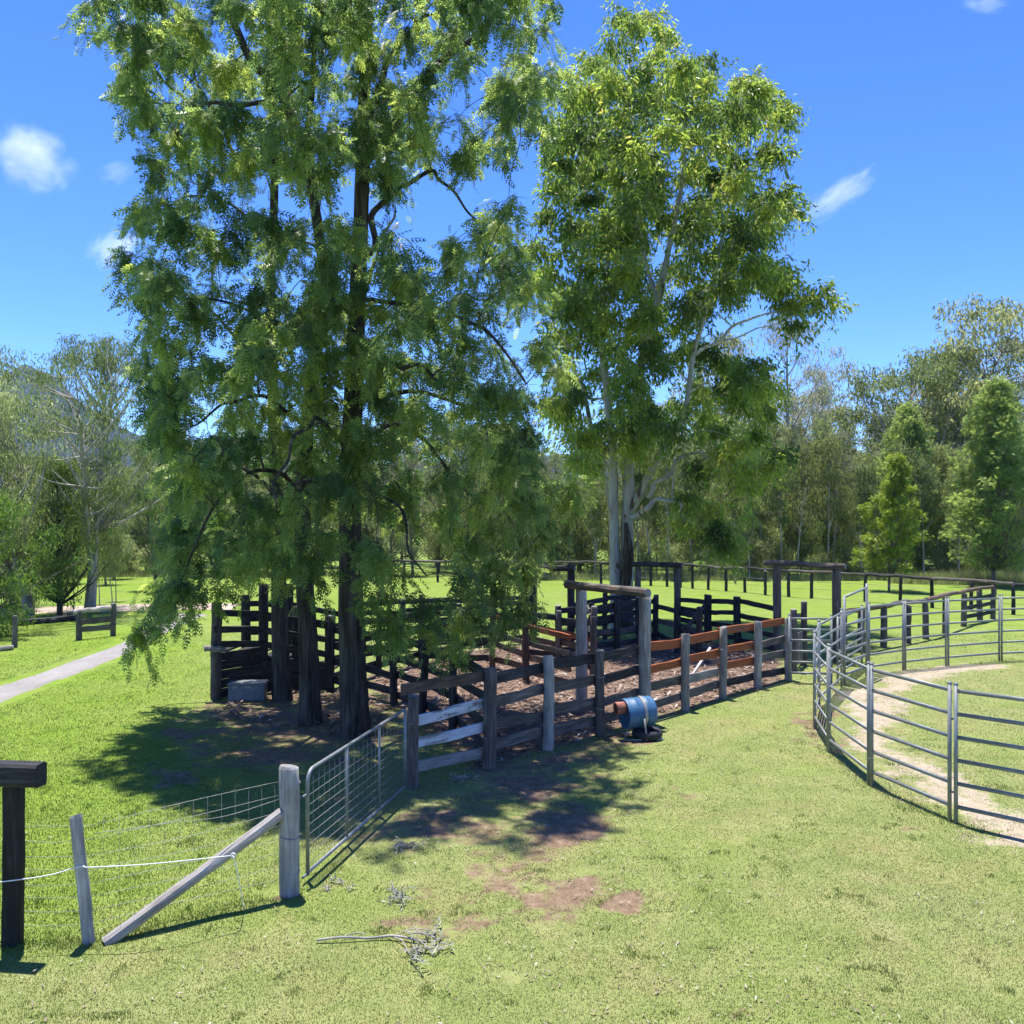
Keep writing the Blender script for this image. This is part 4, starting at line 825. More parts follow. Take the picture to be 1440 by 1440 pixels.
def hero_tree(name, label, cat, D, trunk_px, r0, r1, limbs, clumps, style, mats, rng, flare=0.32):
    """trunk and limbs drawn through photo points (px, py, depth offset), crown clumps at given world points"""
    tpts = [PD(x, y, D + (o[0] if o else 0)) for x, y, *o in trunk_px]; tpts[0] = Vector((tpts[0].x, tpts[0].y, -0.1))
    t = thing(name, label, cat, (tpts[0].x, tpts[0].y, 0))
    me, tp, trad = trunk_mesh([tuple(p) for p in tpts], r0, r1, M[mats[0]], seed=int(rng.integers(1e6)), flare=flare); world_to(t, me); link('trunk', me, t)
    nodes = [tp[i] for i in range(len(tp)) if tp[i][2] > 1.6]; nrad = [trad[i] for i in range(len(tp)) if tp[i][2] > 1.6]
    for lp, ra, rb in limbs:
        pts = [np.array(PD(x, y, D + o)) for x, y, o in lp]; pts = spline(pts, 2); pts[1:-1] += rng.normal(0, 0.07 if ra < 0.2 else 0.02, (len(pts) - 2, 3)) * np.array([1, 1, 0.8]); ra, rb = ra * style['limb'], rb * style['limb']; v, tt, q = limb_arrays(pts, ra, rb, 10, 4, 0.07)
        me = np_mesh('limb', v, tt, q, M[mats[0]], None, True); world_to(t, me); link('limb', me, t)
        sp = spline(pts, 6); nodes += list(sp); nrad += list(np.linspace(ra, rb, len(sp)))
    nodes = np.array(nodes); nrad = np.array(nrad); mb = MB(); lv = MB(); loose = np.array(t.location)
    order = np.argsort([np.min(np.linalg.norm(nodes - c, axis=1)) for c in clumps])
    for ci in order:
        c = clumps[ci]; dv = nodes - c; dist = np.linalg.norm(dv, axis=1) + np.clip(dv[:, 2] + 0.3, 0, 9) * 0.7; k = int(np.argmin(dist)); s = nodes[k]; L = np.linalg.norm(c - s)
        mid = s * 0.5 + c * 0.5 + np.array([*rng.normal(0, 0.06, 2) * L, style['arch'] * L]); q1 = s * 0.78 + c * 0.22 + np.array([0, 0, style['arch'] * 0.8 * L])
        ra = min(nrad[k] * 0.6, 0.012 + 0.016 * L); pts = np.array([s, q1, mid, c])
        v, tt, q = limb_arrays(pts, ra, 0.008, 5, 3, 0.08); mb.add(v - loose, tt, q)
        sp = spline(pts, 3)[3:]; nodes = np.vstack([nodes, sp]); nrad = np.concatenate([nrad, np.linspace(ra * 0.8, 0.009, len(sp))])
        # sprays of leaves round the clump
        ns = max(3, int(style['sprays'] * rng.uniform(0.6, 1.4))); R = style['R'] * rng.uniform(0.75, 1.25)
        off_ = rng.normal(0, 1, (ns, 3)); off_ = unit(off_) * (rng.random((ns, 1)) ** 0.45) * np.array([1, 1, style['flat']]) * R
        sp_ = c + off_; sp_[:, 2] -= style['hang'] * rng.random(ns) ** 1.5
        start = c + off_ * 0.15 + np.array([0, 0, 0.1]); batch_twigs(mb, start - loose, sp_ - loose, 0.006, 0.0025, 0.12)
        outw = unit(off_ * np.array([1, 1, 0.3]) + rng.normal(0, 0.12, (ns, 3)))
        nl = style['leaves']; P = np.repeat(sp_, nl, 0); O = np.repeat(outw, nl, 0); S0 = np.repeat(start, nl, 0); n = len(P)
        f = rng.random((n, 1)) ** 0.7; P = S0 * (1 - f) + P * f + rng.normal(0, style['jit'], (n, 3))
        P[:, 2] += 0.12 * np.linalg.norm(np.repeat(sp_ - start, nl, 0), axis=1) * np.sin(f[:, 0] * np.pi)
        Dr = unit(O * 0.5 + rng.normal(0, style['spread'], (n, 3)) + np.array([0, 0, -style['droop']]))
        tv, tf = style['leaf']; v, fc = place(tv, tf, P - loose, Dr, style['size'] * rng.uniform(0.65, 1.25, n), rng.normal(0, style['roll'], n))
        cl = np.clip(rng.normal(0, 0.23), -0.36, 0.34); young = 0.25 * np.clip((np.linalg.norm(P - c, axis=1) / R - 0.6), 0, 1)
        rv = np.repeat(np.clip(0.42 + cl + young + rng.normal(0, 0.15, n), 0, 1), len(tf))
        if tf.shape[1] == 3: lv.add(v, fc, None, rv)
        else: lv.add(v, None, fc, None, rv)
    link('fine_branches', mb.mesh('fine_branches', M[mats[1]]), t, kind='stuff')
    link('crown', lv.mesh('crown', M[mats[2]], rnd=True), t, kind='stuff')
    return t, lv.ntri() + mb.ntri()

def sample_clumps(poly, n, rng, D, axis_px, R, holes=(), mind=0.55, front_gap=None):
    """points inside a photo outline, given real depth round the tree's axis"""
    xs = [p[0] for p in poly]; ys = [p[1] for p in poly]; out = []; tries = 0
    while len(out) < n and tries < n * 60:
        tries += 1; x = rng.uniform(min(xs), max(xs)); y = rng.uniform(min(ys), max(ys))
        if not in_poly(np.array([x]), np.array([y]), poly)[0]: continue
        drop = False
        for hp, kp in holes:
            if in_poly(np.array([x]), np.array([y]), hp)[0] and rng.random() > kp: drop = True
        if drop: continue
        ax = np.interp(y, [a[1] for a in axis_px][::-1], [a[0] for a in axis_px][::-1]); dx = (x - ax) * D / F
        half = R * math.sqrt(max(0.12, 1 - min(1, (dx / (R * 1.5)) ** 2))); u = rng.uniform(-1, 1); d = half * math.copysign(abs(u) ** 0.75, u)
        if front_gap and abs(x - ax) < front_gap and d < 0 and rng.random() < 0.8: continue
        p = np.array(PD(x, y, D + d))
        if p[2] < 0.9: continue
        if any(np.linalg.norm(p - o) < mind for o in out): continue
        out.append(p)
    return out

# ------------------------------------------------------------------ the three silky oaks
rg = np.random.default_rng(11)
T1 = [(500, 1035, 0), (495, 900, 0), (492, 700, 0), (497, 560, 0), (503, 420, 0), (508, 300, 0), (511, 180, 0), (515, 60, 0), (520, -120, 0), (525, -290, 0)]
T2 = [(437, 1018, 0), (433, 900, 0), (426, 750, 0), (432, 600, 0), (446, 480, 0), (455, 389, 0), (444, 300, 0), (430, 222, 0), (394, 133, 0), (345, 70, 0), (300, -60, 0), (285, -170, 0)]
T3 = [(398, 980, 0), (393, 850, 0), (389, 700, 0), (384, 560, 0), (381, 400, 0), (386, 250, 0), (380, 100, 0), (372, -60, 0)]
D1, D2, D3 = G(500, 1035).y, G(437, 1018).y, G(398, 983).y
MAIN = [(110, -30), (140, 20), (165, 110), (200, 160), (215, 235), (240, 262), (195, 300), (183, 382), (218, 425), (200, 480), (195, 560), (228, 600), (222, 650), (238, 705), (212, 760), (235, 805), (190, 850), (205, 880), (250, 860), (300, 830), (345, 810), (400, 770), (450, 790), (520, 790), (545, 865), (580, 850), (600, 830), (640, 860), (655, 900), (685, 800), (720, 780), (740, 830), (765, 800), (765, 750), (800, 730), (815, 680), (785, 620), (785, 500), (790, 400), (755, 330), (735, 290), (700, 245), (690, 180), (745, 190), (770, 130), (765, 60), (760, -40), (730, -150), (600, -270), (450, -300), (300, -230), (180, -120)]
HOLES = [([(545, 300), (640, 225), (720, 215), (735, 270), (690, 300), (650, 335), (600, 395), (565, 380)], 0.22), ([(535, 150), (585, 70), (650, 100), (700, 150), (640, 215), (560, 250)], 0.5), ([(590, 400), (640, 380), (660, 440), (620, 470)], 0.35), ([(430, 830), (560, 820), (560, 900), (430, 900)], 0.25), ([(480, 30), (530, 30), (530, 480), (480, 480)], 0.8), ([(280, 780), (480, 800), (480, 870), (280, 880)], 0.6), ([(580, 640), (700, 640), (740, 760), (600, 760)], 0.6)]
OAK = dict(limb=0.8, arch=0.10, sprays=11, R=0.56, flat=0.75, hang=0.65, leaves=12, jit=0.04, spread=0.45, droop=0.6, leaf=FROND, size=0.22, roll=0.7)
cl = sample_clumps(MAIN, 425, rg, D1 + 0.6, T1, 3.6, HOLES, 0.45, 12)
extra = [(250, 835, -2.0), (195, 895, -1.4), (670, 860, -0.8), (690, 830, -0.6), (720, 860, 0.0), (620, 880, -1.6), (700, 740, -1.0), (660, 760, -1.4), (740, 700, -0.6), (600, 450, -1.2), (650, 420, -0.8), (640, 350, -0.4), (580, 380, -0.8), (300, 830, -2.2), (400, 800, -3.0), (430, 770, -3.2), (380, 760, -3.1), (350, 790, -2.6), (540, 840, -2.5), (560, 880, -2.3), (600, 850, -2.0), (650, 870, -1.2), (645, 915, -1.0), (700, 790, -0.5), (740, 850, 0.3), (735, 800, 0.2), (155, 55, 0), (185, 110, 0.4), (128, 8, 0), (215, 60, 0.2), (235, 150, 0.4), (205, 500, 0.6), (212, 545, 0.3), (235, 585, 0.4), (770, 740, 0.5), (760, 110, 0.5), (750, 160, 0.2), (720, 120, -0.3), (690, 195, 0.1), (590, 190, -0.4), (640, 170, 0.2), (700, 320, -0.4), (720, 350, 0.3)]
cl += [np.array(PD(x, y, D1 + 0.6 + d)) for x, y, d in extra]
cl += [np.array((x, y, z)) for x, y, z in zip(rg.uniform(-6.6, -3.4, 16), rg.uniform(12.5, 13.8, 16), rg.uniform(4.4, 7.8, 16))]
cl += [np.array(PD(x, y, D1 + d)) for x, y, d in zip(rg.uniform(440, 540, 26), rg.uniform(-60, 640, 26), rg.uniform(-1.6, -0.7, 26))]
def pxy(p): return CX + p[0] * F / p[1], HY - (p[2] - H) * F / p[1]
cl = [p for i, p in enumerate(cl) if i < len(cl) - 42 or in_poly(np.array([pxy(p)[0] - 45]), np.array([pxy(p)[1]]), MAIN)[0]]
sets = {1: [], 2: [], 3: []}
for p in cl:
    x, y = pxy(p)
    if y > 300: k = 1 if x > 470 else (2 if (p[1] < D1 + 0.4 or x > 400) else 3)
    else: k = 1 if x > 480 else (2 if p[1] < D1 + 2.2 else 3)
    sets[k].append(p)
L1 = [([(508, 260, 0), (522, 225, -0.2), (548, 165, -0.4), (590, 125, -0.6), (640, 80, -0.8), (690, 30, -0.9), (730, -40, -1.0)], 0.15, 0.04), ([(512, 175, 0), (535, 110, 0.3), (560, 45, 0.6), (620, 22, 0.9)], 0.10, 0.025), ([(505, 370, 0), (530, 310, 0.1), (560, 262, 0.2), (600, 240, 0.3), (640, 275, 0.4), (682, 318, 0.5)], 0.085, 0.02),
      ([(500, 460, 0), (525, 395, 0.6), (545, 330, 1.0), (556, 290, 1.2)], 0.06, 0.02), ([(496, 580, 0), (520, 550, -0.4), (545, 527, -0.7), (590, 520, -1.0), (640, 530, -1.3)], 0.09, 0.025), ([(494, 620, 0), (560, 600, 0.6), (610, 640, 1.0), (650, 690, 1.3), (690, 755, 1.6), (715, 800, 1.8)], 0.06, 0.015), ([(494, 660, 0), (470, 610, -0.8), (430, 590, -1.8), (400, 640, -2.6), (390, 720, -3.0)], 0.06, 0.015),
      ([(497, 560, 0), (590, 560, 1.5), (680, 590, 2.6), (740, 650, 3.2)], 0.07, 0.02), ([(494, 700, 0), (530, 690, -1.0), (570, 740, -1.9), (600, 810, -2.3)], 0.05, 0.015), ([(515, 60, 0), (480, -40, -0.4), (440, -130, -0.6)], 0.08, 0.03), ([(517, 0, 0), (580, -100, 0.3), (640, -170, 0.4)], 0.08, 0.03), ([(504, 420, 0), (610, 430, -1.2), (690, 470, -1.6), (740, 540, -1.5)], 0.06, 0.02)]
L2 = [([(434, 240, 0), (390, 225, -0.2), (341, 233, -0.3), (310, 180, -0.4), (289, 139, -0.5), (270, 80, -0.5)], 0.06, 0.02), ([(400, 140, 0), (330, 150, 0.3), (270, 150, 0.5), (236, 115, 0.5), (180, 55, 0.4), (136, 0, 0.3)], 0.06, 0.012), ([(446, 480, 0), (390, 450, -0.8), (320, 430, -1.4), (250, 420, -1.6)], 0.06, 0.015), ([(428, 700, 0), (370, 660, -1.2), (310, 690, -2.0), (270, 780, -2.4), (220, 860, -2.4)], 0.055, 0.012), ([(432, 600, 0), (370, 560, -1.0), (300, 570, -1.6), (250, 600, -1.7)], 0.055, 0.015), ([(430, 222, 0), (440, 130, -0.6), (450, 30, -1.0), (440, -80, -1.2)], 0.08, 0.03)]
L3 = [([(389, 700, 0), (330, 650, 0.4), (270, 640, 0.6), (225, 600, 0.4), (205, 520, 0.2)], 0.06, 0.012), ([(384, 540, 0), (330, 470, 0.6), (270, 420, 0.8), (215, 390, 0.6)], 0.06, 0.015), ([(383, 350, 0), (330, 290, 0.5), (270, 280, 0.6), (220, 300, 0.4)], 0.055, 0.015), ([(386, 250, 0), (320, 160, 0.5), (270, 60, 0.6), (240, -40, 0.5)], 0.07, 0.02)]
tri = 0
for args in (('silky_oak_tree', 'tallest oak-like tree with thick dark furrowed trunk standing nearest the wire gate', D1, T1, 0.25, 0.06, L1, sets[1]),
             ('silky_oak_tree', 'feathery tree with slimmer dark trunk, middle one of the three by the gate', D2, T2, 0.19, 0.05, L2, sets[2]),
             ('silky_oak_tree', 'feathery tree with dark trunk next to the grey metal box', D3, T3, 0.185, 0.05, L3, sets[3])):
    nm, lb, D, tr, r0, r1, lim, cs = args
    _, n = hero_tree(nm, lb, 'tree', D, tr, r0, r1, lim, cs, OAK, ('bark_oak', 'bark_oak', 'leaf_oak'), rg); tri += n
print('oak tris', tri, [len(s) for s in sets.values()])

# ------------------------------------------------------------------ the big gum
rg = np.random.default_rng(23)
DG = 31.0
GA = [(867, 886, 0), (864, 760, 0), (861, 640, 0), (853, 545, 0), (846, 470, 0), (850, 400, 0), (866, 300, 0), (876, 200, 0), (886, 90, 0)]
GL = [([(883, 886, 0.1), (882, 770, 0.1), (883, 690, 0.1), (888, 610, 0.2), (904, 500, 0.3), (925, 420, 0.4), (945, 330, 0.5), (960, 240, 0.5), (965, 130, 0.4)], 0.31, 0.05),
      ([(859, 640, 0), (832, 595, -0.5), (817, 545, -0.8), (800, 500, -1.0), (772, 450, -1.2)], 0.13, 0.03), ([(855, 560, 0), (815, 560, 0.6), (780, 545, 1.0)], 0.05, 0.02), ([(848, 480, 0), (825, 430, 0.6), (810, 350, 1.0), (800, 240, 1.2)], 0.12, 0.03),
      ([(884, 720, 0.1), (902, 690, -0.3), (918, 655, -0.6), (936, 625, -0.9), (962, 585, -1.1), (976, 500, -1.2), (998, 420, -1.2), (1020, 320, -1.1), (1040, 220, -0.9)], 0.20, 0.04),
      ([(885, 728, 0.1), (905, 716, -0.5), (925, 706, -0.9), (945, 706, -1.2), (955, 712, -1.3), (960, 728, -1.3)], 0.15, 0.035), ([(912, 700, -0.6), (925, 680, -0.8), (945, 658, -0.9), (962, 640, -1.0), (1005, 640, -1.2), (1050, 665, -1.4)], 0.12, 0.025),
      ([(945, 706, -1.2), (948, 660, -1.3), (952, 620, -1.4), (965, 590, -1.5)], 0.05, 0.02), ([(976, 500, -1.2), (1010, 480, -0.8), (1050, 447, -0.4), (1085, 438, -0.2), (1110, 432, 0.0), (1140, 425, 0.1)], 0.075, 0.015), ([(1020, 478, -0.8), (1060, 462, -0.6), (1100, 455, -0.4), (1140, 440, -0.2)], 0.04, 0.012),
      ([(925, 420, 0.4), (905, 350, 1.2), (900, 260, 1.6), (905, 170, 1.8)], 0.1, 0.03), ([(870, 280, 0), (840, 200, -0.8), (825, 120, -1.2)], 0.08, 0.025), ([(998, 420, -1.2), (1050, 370, -0.6), (1080, 290, -0.2), (1090, 200, 0.0)], 0.08, 0.02), ([(861, 740, 0), (850, 690, -0.6), (848, 640, -0.9), (838, 600, -1.0)], 0.06, 0.02)]
GPOLY = [(800, 70), (825, 40), (860, 30), (885, 12), (915, 20), (932, 40), (945, 95), (985, 70), (1005, 110), (1060, 105), (1105, 130), (1112, 180), (1100, 230), (1120, 265), (1100, 340), (1112, 380), (1080, 420), (1060, 400), (1030, 420), (1000, 440), (1010, 490), (1060, 500), (1090, 540), (1085, 600), (1050, 650), (1000, 640), (960, 600), (930, 640), (880, 640), (830, 650), (800, 640), (770, 560), (755, 440), (745, 330), (768, 260), (765, 180), (785, 110)]
GUM = dict(limb=0.82, arch=0.10, sprays=20, R=0.88, flat=0.75, hang=0.7, leaves=24, jit=0.10, spread=0.48, droop=0.75, leaf=GLEAF, size=0.215, roll=1.3)
gh = [([(780, 480), (1000, 480), (1000, 640), (780, 640)], 0.6), ([(850, 620), (1000, 610), (960, 700), (860, 700)], 0.25), ([(925, 190), (965, 190), (975, 290), (935, 300)], 0.4), ([(995, 425), (1060, 400), (1060, 470), (1000, 490)], 0.1)]
gcl = sample_clumps(GPOLY, 270, rg, DG, [(870, 884), (868, 700), (880, 500), (910, 300), (930, 10)], 4.6, gh, 0.85)
gcl += [np.array(PD(x, y, DG + d)) for x, y, d in ((1110, 430, 0), (1130, 420, 0.2), (1150, 415, 0.1), (1120, 460, -0.2), (1162, 430, 0.2), (1100, 410, 0), (960, 735, -1.4), (965, 700, -1.2), (1005, 745, -2.0), (1020, 770, -2.2), (995, 715, -1.6), (1030, 740, -2.0), (1060, 660, -1.4), (1085, 650, -1.2), (1100, 640, -1.0), (1050, 690, -1.6), (980, 660, -1.0), (890, 630, -1.5), (920, 600, -2.0), (990, 560, -2.5), (850, 600, -2.0), (820, 620, -1.5))]
_, n = hero_tree('gum_tree', 'tall gum tree with smooth pale trunk and bright green crown behind the yards', 'tree', DG, GA, 0.21, 0.05, GL, gcl, GUM, ('bark_gum', 'bark_gum', 'leaf_gum'), rg, 0.2)
gum = bpy.data.objects['gum_tree']
tube_obj('dead_bark', [PD(884, 884, DG - 0.36) - gum.location, PD(880, 830, DG - 0.34) - gum.location, PD(884, 780, DG - 0.30) - gum.location, PD(880, 735, DG - 0.25) - gum.location], [0.22, 0.17, 0.19, 0.07], M['bark_dead'], gum, 9, 0.15, per=5)
print('gum tris', n)

# ------------------------------------------------------------------ background trees
def bg_tree(seed, h, w, base, profile, nclump, nleaf, R, leaf, size, droop, spread, r0, stems=1, flat=0.8, wob=0.04, arch=0.12, rnd0=0.45, rag=1.0):
    """meshes (trunk with limbs, crown) of a tree h high whose crown starts at base*h; profile gives its half width along the crown"""
    rg = np.random.default_rng(seed); mb = MB(); lv = MB(); nodes = []
    for s in range(stems):
        lean = rg.normal(0, 0.05 if stems == 1 else 0.16, 2) * h; n = 7; t = np.linspace(0, 1, n)
        pts = np.stack([lean[0] * t ** 1.3 + np.cumsum(rg.normal(0, wob * 0.3, n)) * h * 0.12, lean[1] * t ** 1.3 + np.cumsum(rg.normal(0, wob * 0.3, n)) * h * 0.12, t * h * (0.93 if s == 0 else rg.uniform(0.7, 0.9))], -1); pts[0] = (0.12 * s, 0.05 * s, -0.1)
        sp = spline(pts, 4); rad = r0 * (1 if s == 0 else 0.75) * (1 - 0.9 * np.linspace(0, 1, len(sp)) ** 0.9); v, tt, q = tube_arrays(sp, rad, 7, 0.06, rg); mb.add(v, tt, q)
        nodes += [p for p in sp if p[2] > base * h * 0.7]
    nodes = np.array(nodes); z0 = base * h; ph = rg.random(3) * 6.28
    for c in range(nclump):
        t = rg.random() ** 0.9; k = np.interp(t, np.linspace(0, 1, len(profile)), profile); a = rg.random() * 2 * np.pi; rr = math.sqrt(rg.random()) * k * w / 2 * (1 + 0.28 * rag * math.sin(3 * a + ph[0] + 5 * rag * t) + 0.2 * rag * math.sin(5 * a + ph[1] + 9 * rag * t)) * rg.uniform(0.7, 1.3)
        zc = z0 + t * (h - z0); axp = nodes[np.argmin(np.abs(nodes[:, 2] - zc))]; ctr = np.array([axp[0] * 0.8 + rr * math.cos(a), axp[1] * 0.8 + rr * math.sin(a), zc])
        dv = nodes - ctr; hz = np.hypot(dv[:, 0], dv[:, 1]); kk = int(np.argmin(np.linalg.norm(dv, axis=1) + np.clip(dv[:, 2] + 1.7 * hz, 0, 99) * 1.6)); s = nodes[kk]; L = np.linalg.norm(ctr - s)
        if L > 0.3:
            pts = np.array([s, s * 0.5 + ctr * 0.5 + np.array([*(rg.normal(0, 0.05, 2) * L), arch * L * rg.uniform(-0.8, 0.3)]), ctr]); v, tt, q = limb_arrays(pts, min(0.35 * r0, 0.012 + 0.009 * L), 0.007, 4, 3, 0.05); mb.add(v, tt, q)
        n = int(nleaf * rg.uniform(0.6, 1.4)); Rk = R * rg.uniform(0.7, 1.3); o = unit(rg.normal(0, 1, (n, 3))) * rg.random((n, 1)) ** 0.5 * np.array([1, 1, flat]) * Rk
        P = ctr + o; P[:, 2] = np.maximum(P[:, 2], 0.12); d = unit(o / Rk * 0.5 + rg.normal(0, spread, (n, 3)) + np.array([0, 0, -droop])); tv, tf = leaf
        v, f = place(tv, tf, P, d, size * rg.uniform(0.6, 1.3, n), rg.normal(0, 1.0, n)); rv = np.repeat(np.clip(rnd0 + rg.normal(0, 0.12) + rg.normal(0, 0.15, n), 0, 1), len(tf))
        lv.add(v, f if tf.shape[1] == 3 else None, f if tf.shape[1] == 4 else None, rv if tf.shape[1] == 3 else None, rv if tf.shape[1] == 4 else None)
    return mb, lv
PROTO = {}
def proto(key, bark, leafm, **kw):
    mb, lv = bg_tree(**kw); PROTO[key] = (mb.mesh('trunk', M[bark], True), lv.mesh('crown', M[leafm], rnd=True)); PROTO[key][0].name = key + '_trunk'; PROTO[key][1].name = key + '_crown'
    return mb.ntri() + lv.ntri()
def put(key, name, label, loc, s=1.0, rz=None, group=None, cat='tree', sz=None):
    t = thing(name, label, cat, (loc[0], loc[1], 0), group, RNG.random() * 6.28 if rz is None else rz); t.scale = (s, s, s * (sz or 1))
    a, b = PROTO[key]; link('trunk', a, t); link('crown', b, t, kind='stuff'); return t
gumP = [0.25, 0.75, 1.0, 1.0, 0.85, 0.45]; colP = [0.6, 1.0, 1.0, 0.85, 0.6, 0.2]; coneP = [0.75, 1.0, 0.85, 0.62, 0.38, 0.08]; domeP = [0.85, 1, 1, 0.95, 0.75, 0.35]
bt = 0
for i in range(2): bt += proto('tall%d' % i, 'bark_pale', 'leaf_olive', seed=100 + i, h=17, w=8.5, base=0.42, profile=gumP, nclump=95, nleaf=85, R=1.0, leaf=GLEAF, size=0.36, droop=0.9, spread=0.5, r0=0.24, stems=2)
for i in range(2): bt += proto('sparse%d' % i, 'bark_pale', 'leaf_greybrown', seed=120 + i, h=18, w=8.5, base=0.45, profile=gumP, nclump=64, nleaf=85, R=0.85, leaf=LANCE, size=0.32, droop=0.9, spread=0.5, r0=0.22, stems=2)
for i in range(3): bt += proto('slim%d' % i, 'bark_bg', ('leaf_olive', 'leaf_mid', 'leaf_olive')[i], seed=140 + i, h=11, w=3.6, base=0.1, profile=colP, nclump=85, nleaf=95, R=0.55, leaf=LANCE, size=0.25, droop=1.0, spread=0.42, r0=0.12)
for i in range(2): bt += proto('brown%d' % i, 'bark_bg', 'leaf_greybrown', seed=160 + i, h=10, w=3.4, base=0.1, profile=colP, nclump=70, nleaf=95, R=0.55, leaf=NEEDLE, size=0.42, droop=1.3, spread=0.45, r0=0.1)
for i in range(2): bt += proto('bushy%d' % i, 'bark_bg', 'leaf_mid', seed=180 + i, h=9, w=5.2, base=0.12, profile=domeP, nclump=95, nleaf=90, R=0.75, leaf=LANCE, size=0.30, droop=0.7, spread=0.5, r0=0.14, stems=2)
for i in range(2): bt += proto('sapling%d' % i, 'bark_pale', 'leaf_mid', seed=200 + i, h=8, w=2.0, base=0.42, profile=colP, nclump=36, nleaf=70, R=0.5, leaf=LANCE, size=0.26, droop=0.9, spread=0.45, r0=0.065)
for i in range(2): bt += proto('shrub%d' % i, 'bark_bg', ('leaf_mid', 'leaf_olive')[i], seed=220 + i, h=2.4, w=2.8, base=0.06, profile=domeP, nclump=38, nleaf=75, R=0.45, leaf=LANCE, size=0.24, droop=0.2, spread=0.6, r0=0.05, stems=3)
bt += proto('lime', 'bark_bg', 'leaf_lime', seed=301, h=7.0, w=3.3, base=0.16, profile=coneP, nclump=170, nleaf=60, R=0.32, leaf=STAR, size=0.15, droop=0.1, spread=0.6, r0=0.07, flat=0.8, rag=0.35)
bt += proto('deep', 'bark_bg', 'leaf_deep', seed=303, h=11.4, w=4.6, base=0.10, profile=[0.8, 1.0, 0.95, 0.8, 0.55, 0.12], nclump=270, nleaf=62, R=0.5, leaf=STAR, size=0.19, droop=0.1, spread=0.6, r0=0.13, flat=0.9, rag=0.35)
bt += proto('dome', 'bark_pale', 'leaf_mid', seed=305, h=18, w=10.5, base=0.55, profile=[0.6, 0.95, 1.0, 0.95, 0.8, 0.45], nclump=190, nleaf=110, R=1.0, leaf=GLEAF, size=0.36, droop=0.8, spread=0.5, r0=0.26, stems=3)
bt += proto('bright', 'bark_bg', 'leaf_bright', seed=307, h=5.0, w=4.2, base=0.05, profile=domeP, nclump=150, nleaf=110, R=0.5, leaf=LANCE, size=0.18, droop=0.8, spread=0.5, r0=0.1, stems=2)
bt += proto('leftgum', 'bark_pale', 'leaf_olive', seed=309, h=9.8, w=6.0, base=0.3, profile=gumP, nclump=150, nleaf=140, R=0.7, leaf=LANCE, size=0.18, droop=1.0, spread=0.45, r0=0.17, stems=2)
bt += proto('leftpale', 'bark_pale', 'leaf_mid', seed=312, h=11.4, w=6.0, base=0.35, profile=[0.5, 0.9, 1, 0.9, 0.75, 0.4], nclump=150, nleaf=150, R=0.62, leaf=LANCE, size=0.18, droop=1.0, spread=0.45, r0=0.19, stems=3)
bt += proto('leftbushy', 'bark_oak', 'leaf_deep', seed=313, h=6.2, w=3.0, base=0.08, profile=colP, nclump=120, nleaf=110, R=0.5, leaf=LANCE, size=0.17, droop=0.8, spread=0.5, r0=0.12)
print('bg proto tris', bt)
def atb(px, d): return ((px - CX) * d / F, d)
# singled-out trees
put('lime', 'young_tree', 'small yellow-green conical young tree standing before the forest on the right', atb(1250, 46.5), 1.0, 0.4)
put('deep', 'conical_tree', 'large deep green conical tree at the right edge of the forest', atb(1397, 50), 1.0, 1.0)
put('deep', 'conical_tree', 'slim dark green pointed tree directly behind the yellow-green young tree', atb(1268, 58), 0.92, 2.0, sz=1.05)
put('dome', 'gum_tree', 'broad domed olive gum crown rising above the forest on the right', atb(1262, 70), 0.93, 0.3)
put('sparse1', 'gum_tree', 'tall thin grey-brown gum at the upper right edge of the forest', atb(1400, 74), 1.02, 1.1)
put('sparse0', 'gum_tree', 'tall open grey gum rising right of the big gum crown', atb(1110, 70), 1.04, 2.2)
put('tall0', 'gum_tree', 'tall olive gum behind the right lower branches of the big gum', atb(1060, 74), 1.1, 0.2)
put('leftgum', 'gum_tree', 'slender forked gum with pale grey trunk at the far left by the dirt road', G(41, 868), 1.0, 0.6)
put('leftbushy', 'small_tree', 'bushy dark-trunked small tree between the two pale gums on the left', G(84, 866), 1.0, 0.6)
put('leftpale', 'gum_tree', 'pale many-stemmed gum rising above the small timber fence on the left', G(128, 861), 1.0, 2.4)
put('bright', 'leafy_tree', 'bright green leafy bush cut by the left edge of the picture', (-17.9, 29.0), 1.0, 0.1)
put('shrub0', 'shrub', 'dark low shrub at the foot of the bright green bush on the left', G(27, 858), 0.5, cat='shrub')
for px, d in ((104, 36), (140, 39.5), (158, 38.5), (163, 41)): put('sapling1', 'sapling', 'thin young sapling by the left dirt road, ' + {104: 'left of the timber fence', 140: 'behind the timber fence', 158: 'second from the right', 163: 'rightmost of four'}[px], atb(px, d), 0.42, group='saplings along the left dirt road', cat='sapling')
# forest rows
ORD = 'first second third fourth fifth sixth seventh eighth ninth tenth eleventh twelfth thirteenth fourteenth fifteenth sixteenth seventeenth eighteenth nineteenth twentieth'.split() + ['twenty-' + w for w in 'first second third fourth fifth sixth seventh eighth ninth'.split()] + ['thirtieth']
def row(x0, x1, step, d0, d1, keys, s0, s1, name, label, cat='tree'):
    px = x0; made = []
    while px < x1:
        d = RNG.uniform(d0, d1); k = keys[int(RNG.integers(len(keys)))]
        made.append(put(k, name, label, atb(px + RNG.normal(0, step * 0.2), d), RNG.uniform(s0, s1), group=label, cat=cat)); px += step * RNG.uniform(0.75, 1.25)
    made = [o for o in sorted(made, key=lambda o: o.location.x / o.location.y)]; inside = [o for o in made if CX + F * o.location.x / o.location.y > -30]
    for i, o in enumerate(inside):
        if i < len(ORD): o['label'] = label + ', ' + ORD[i] + ' from the left'
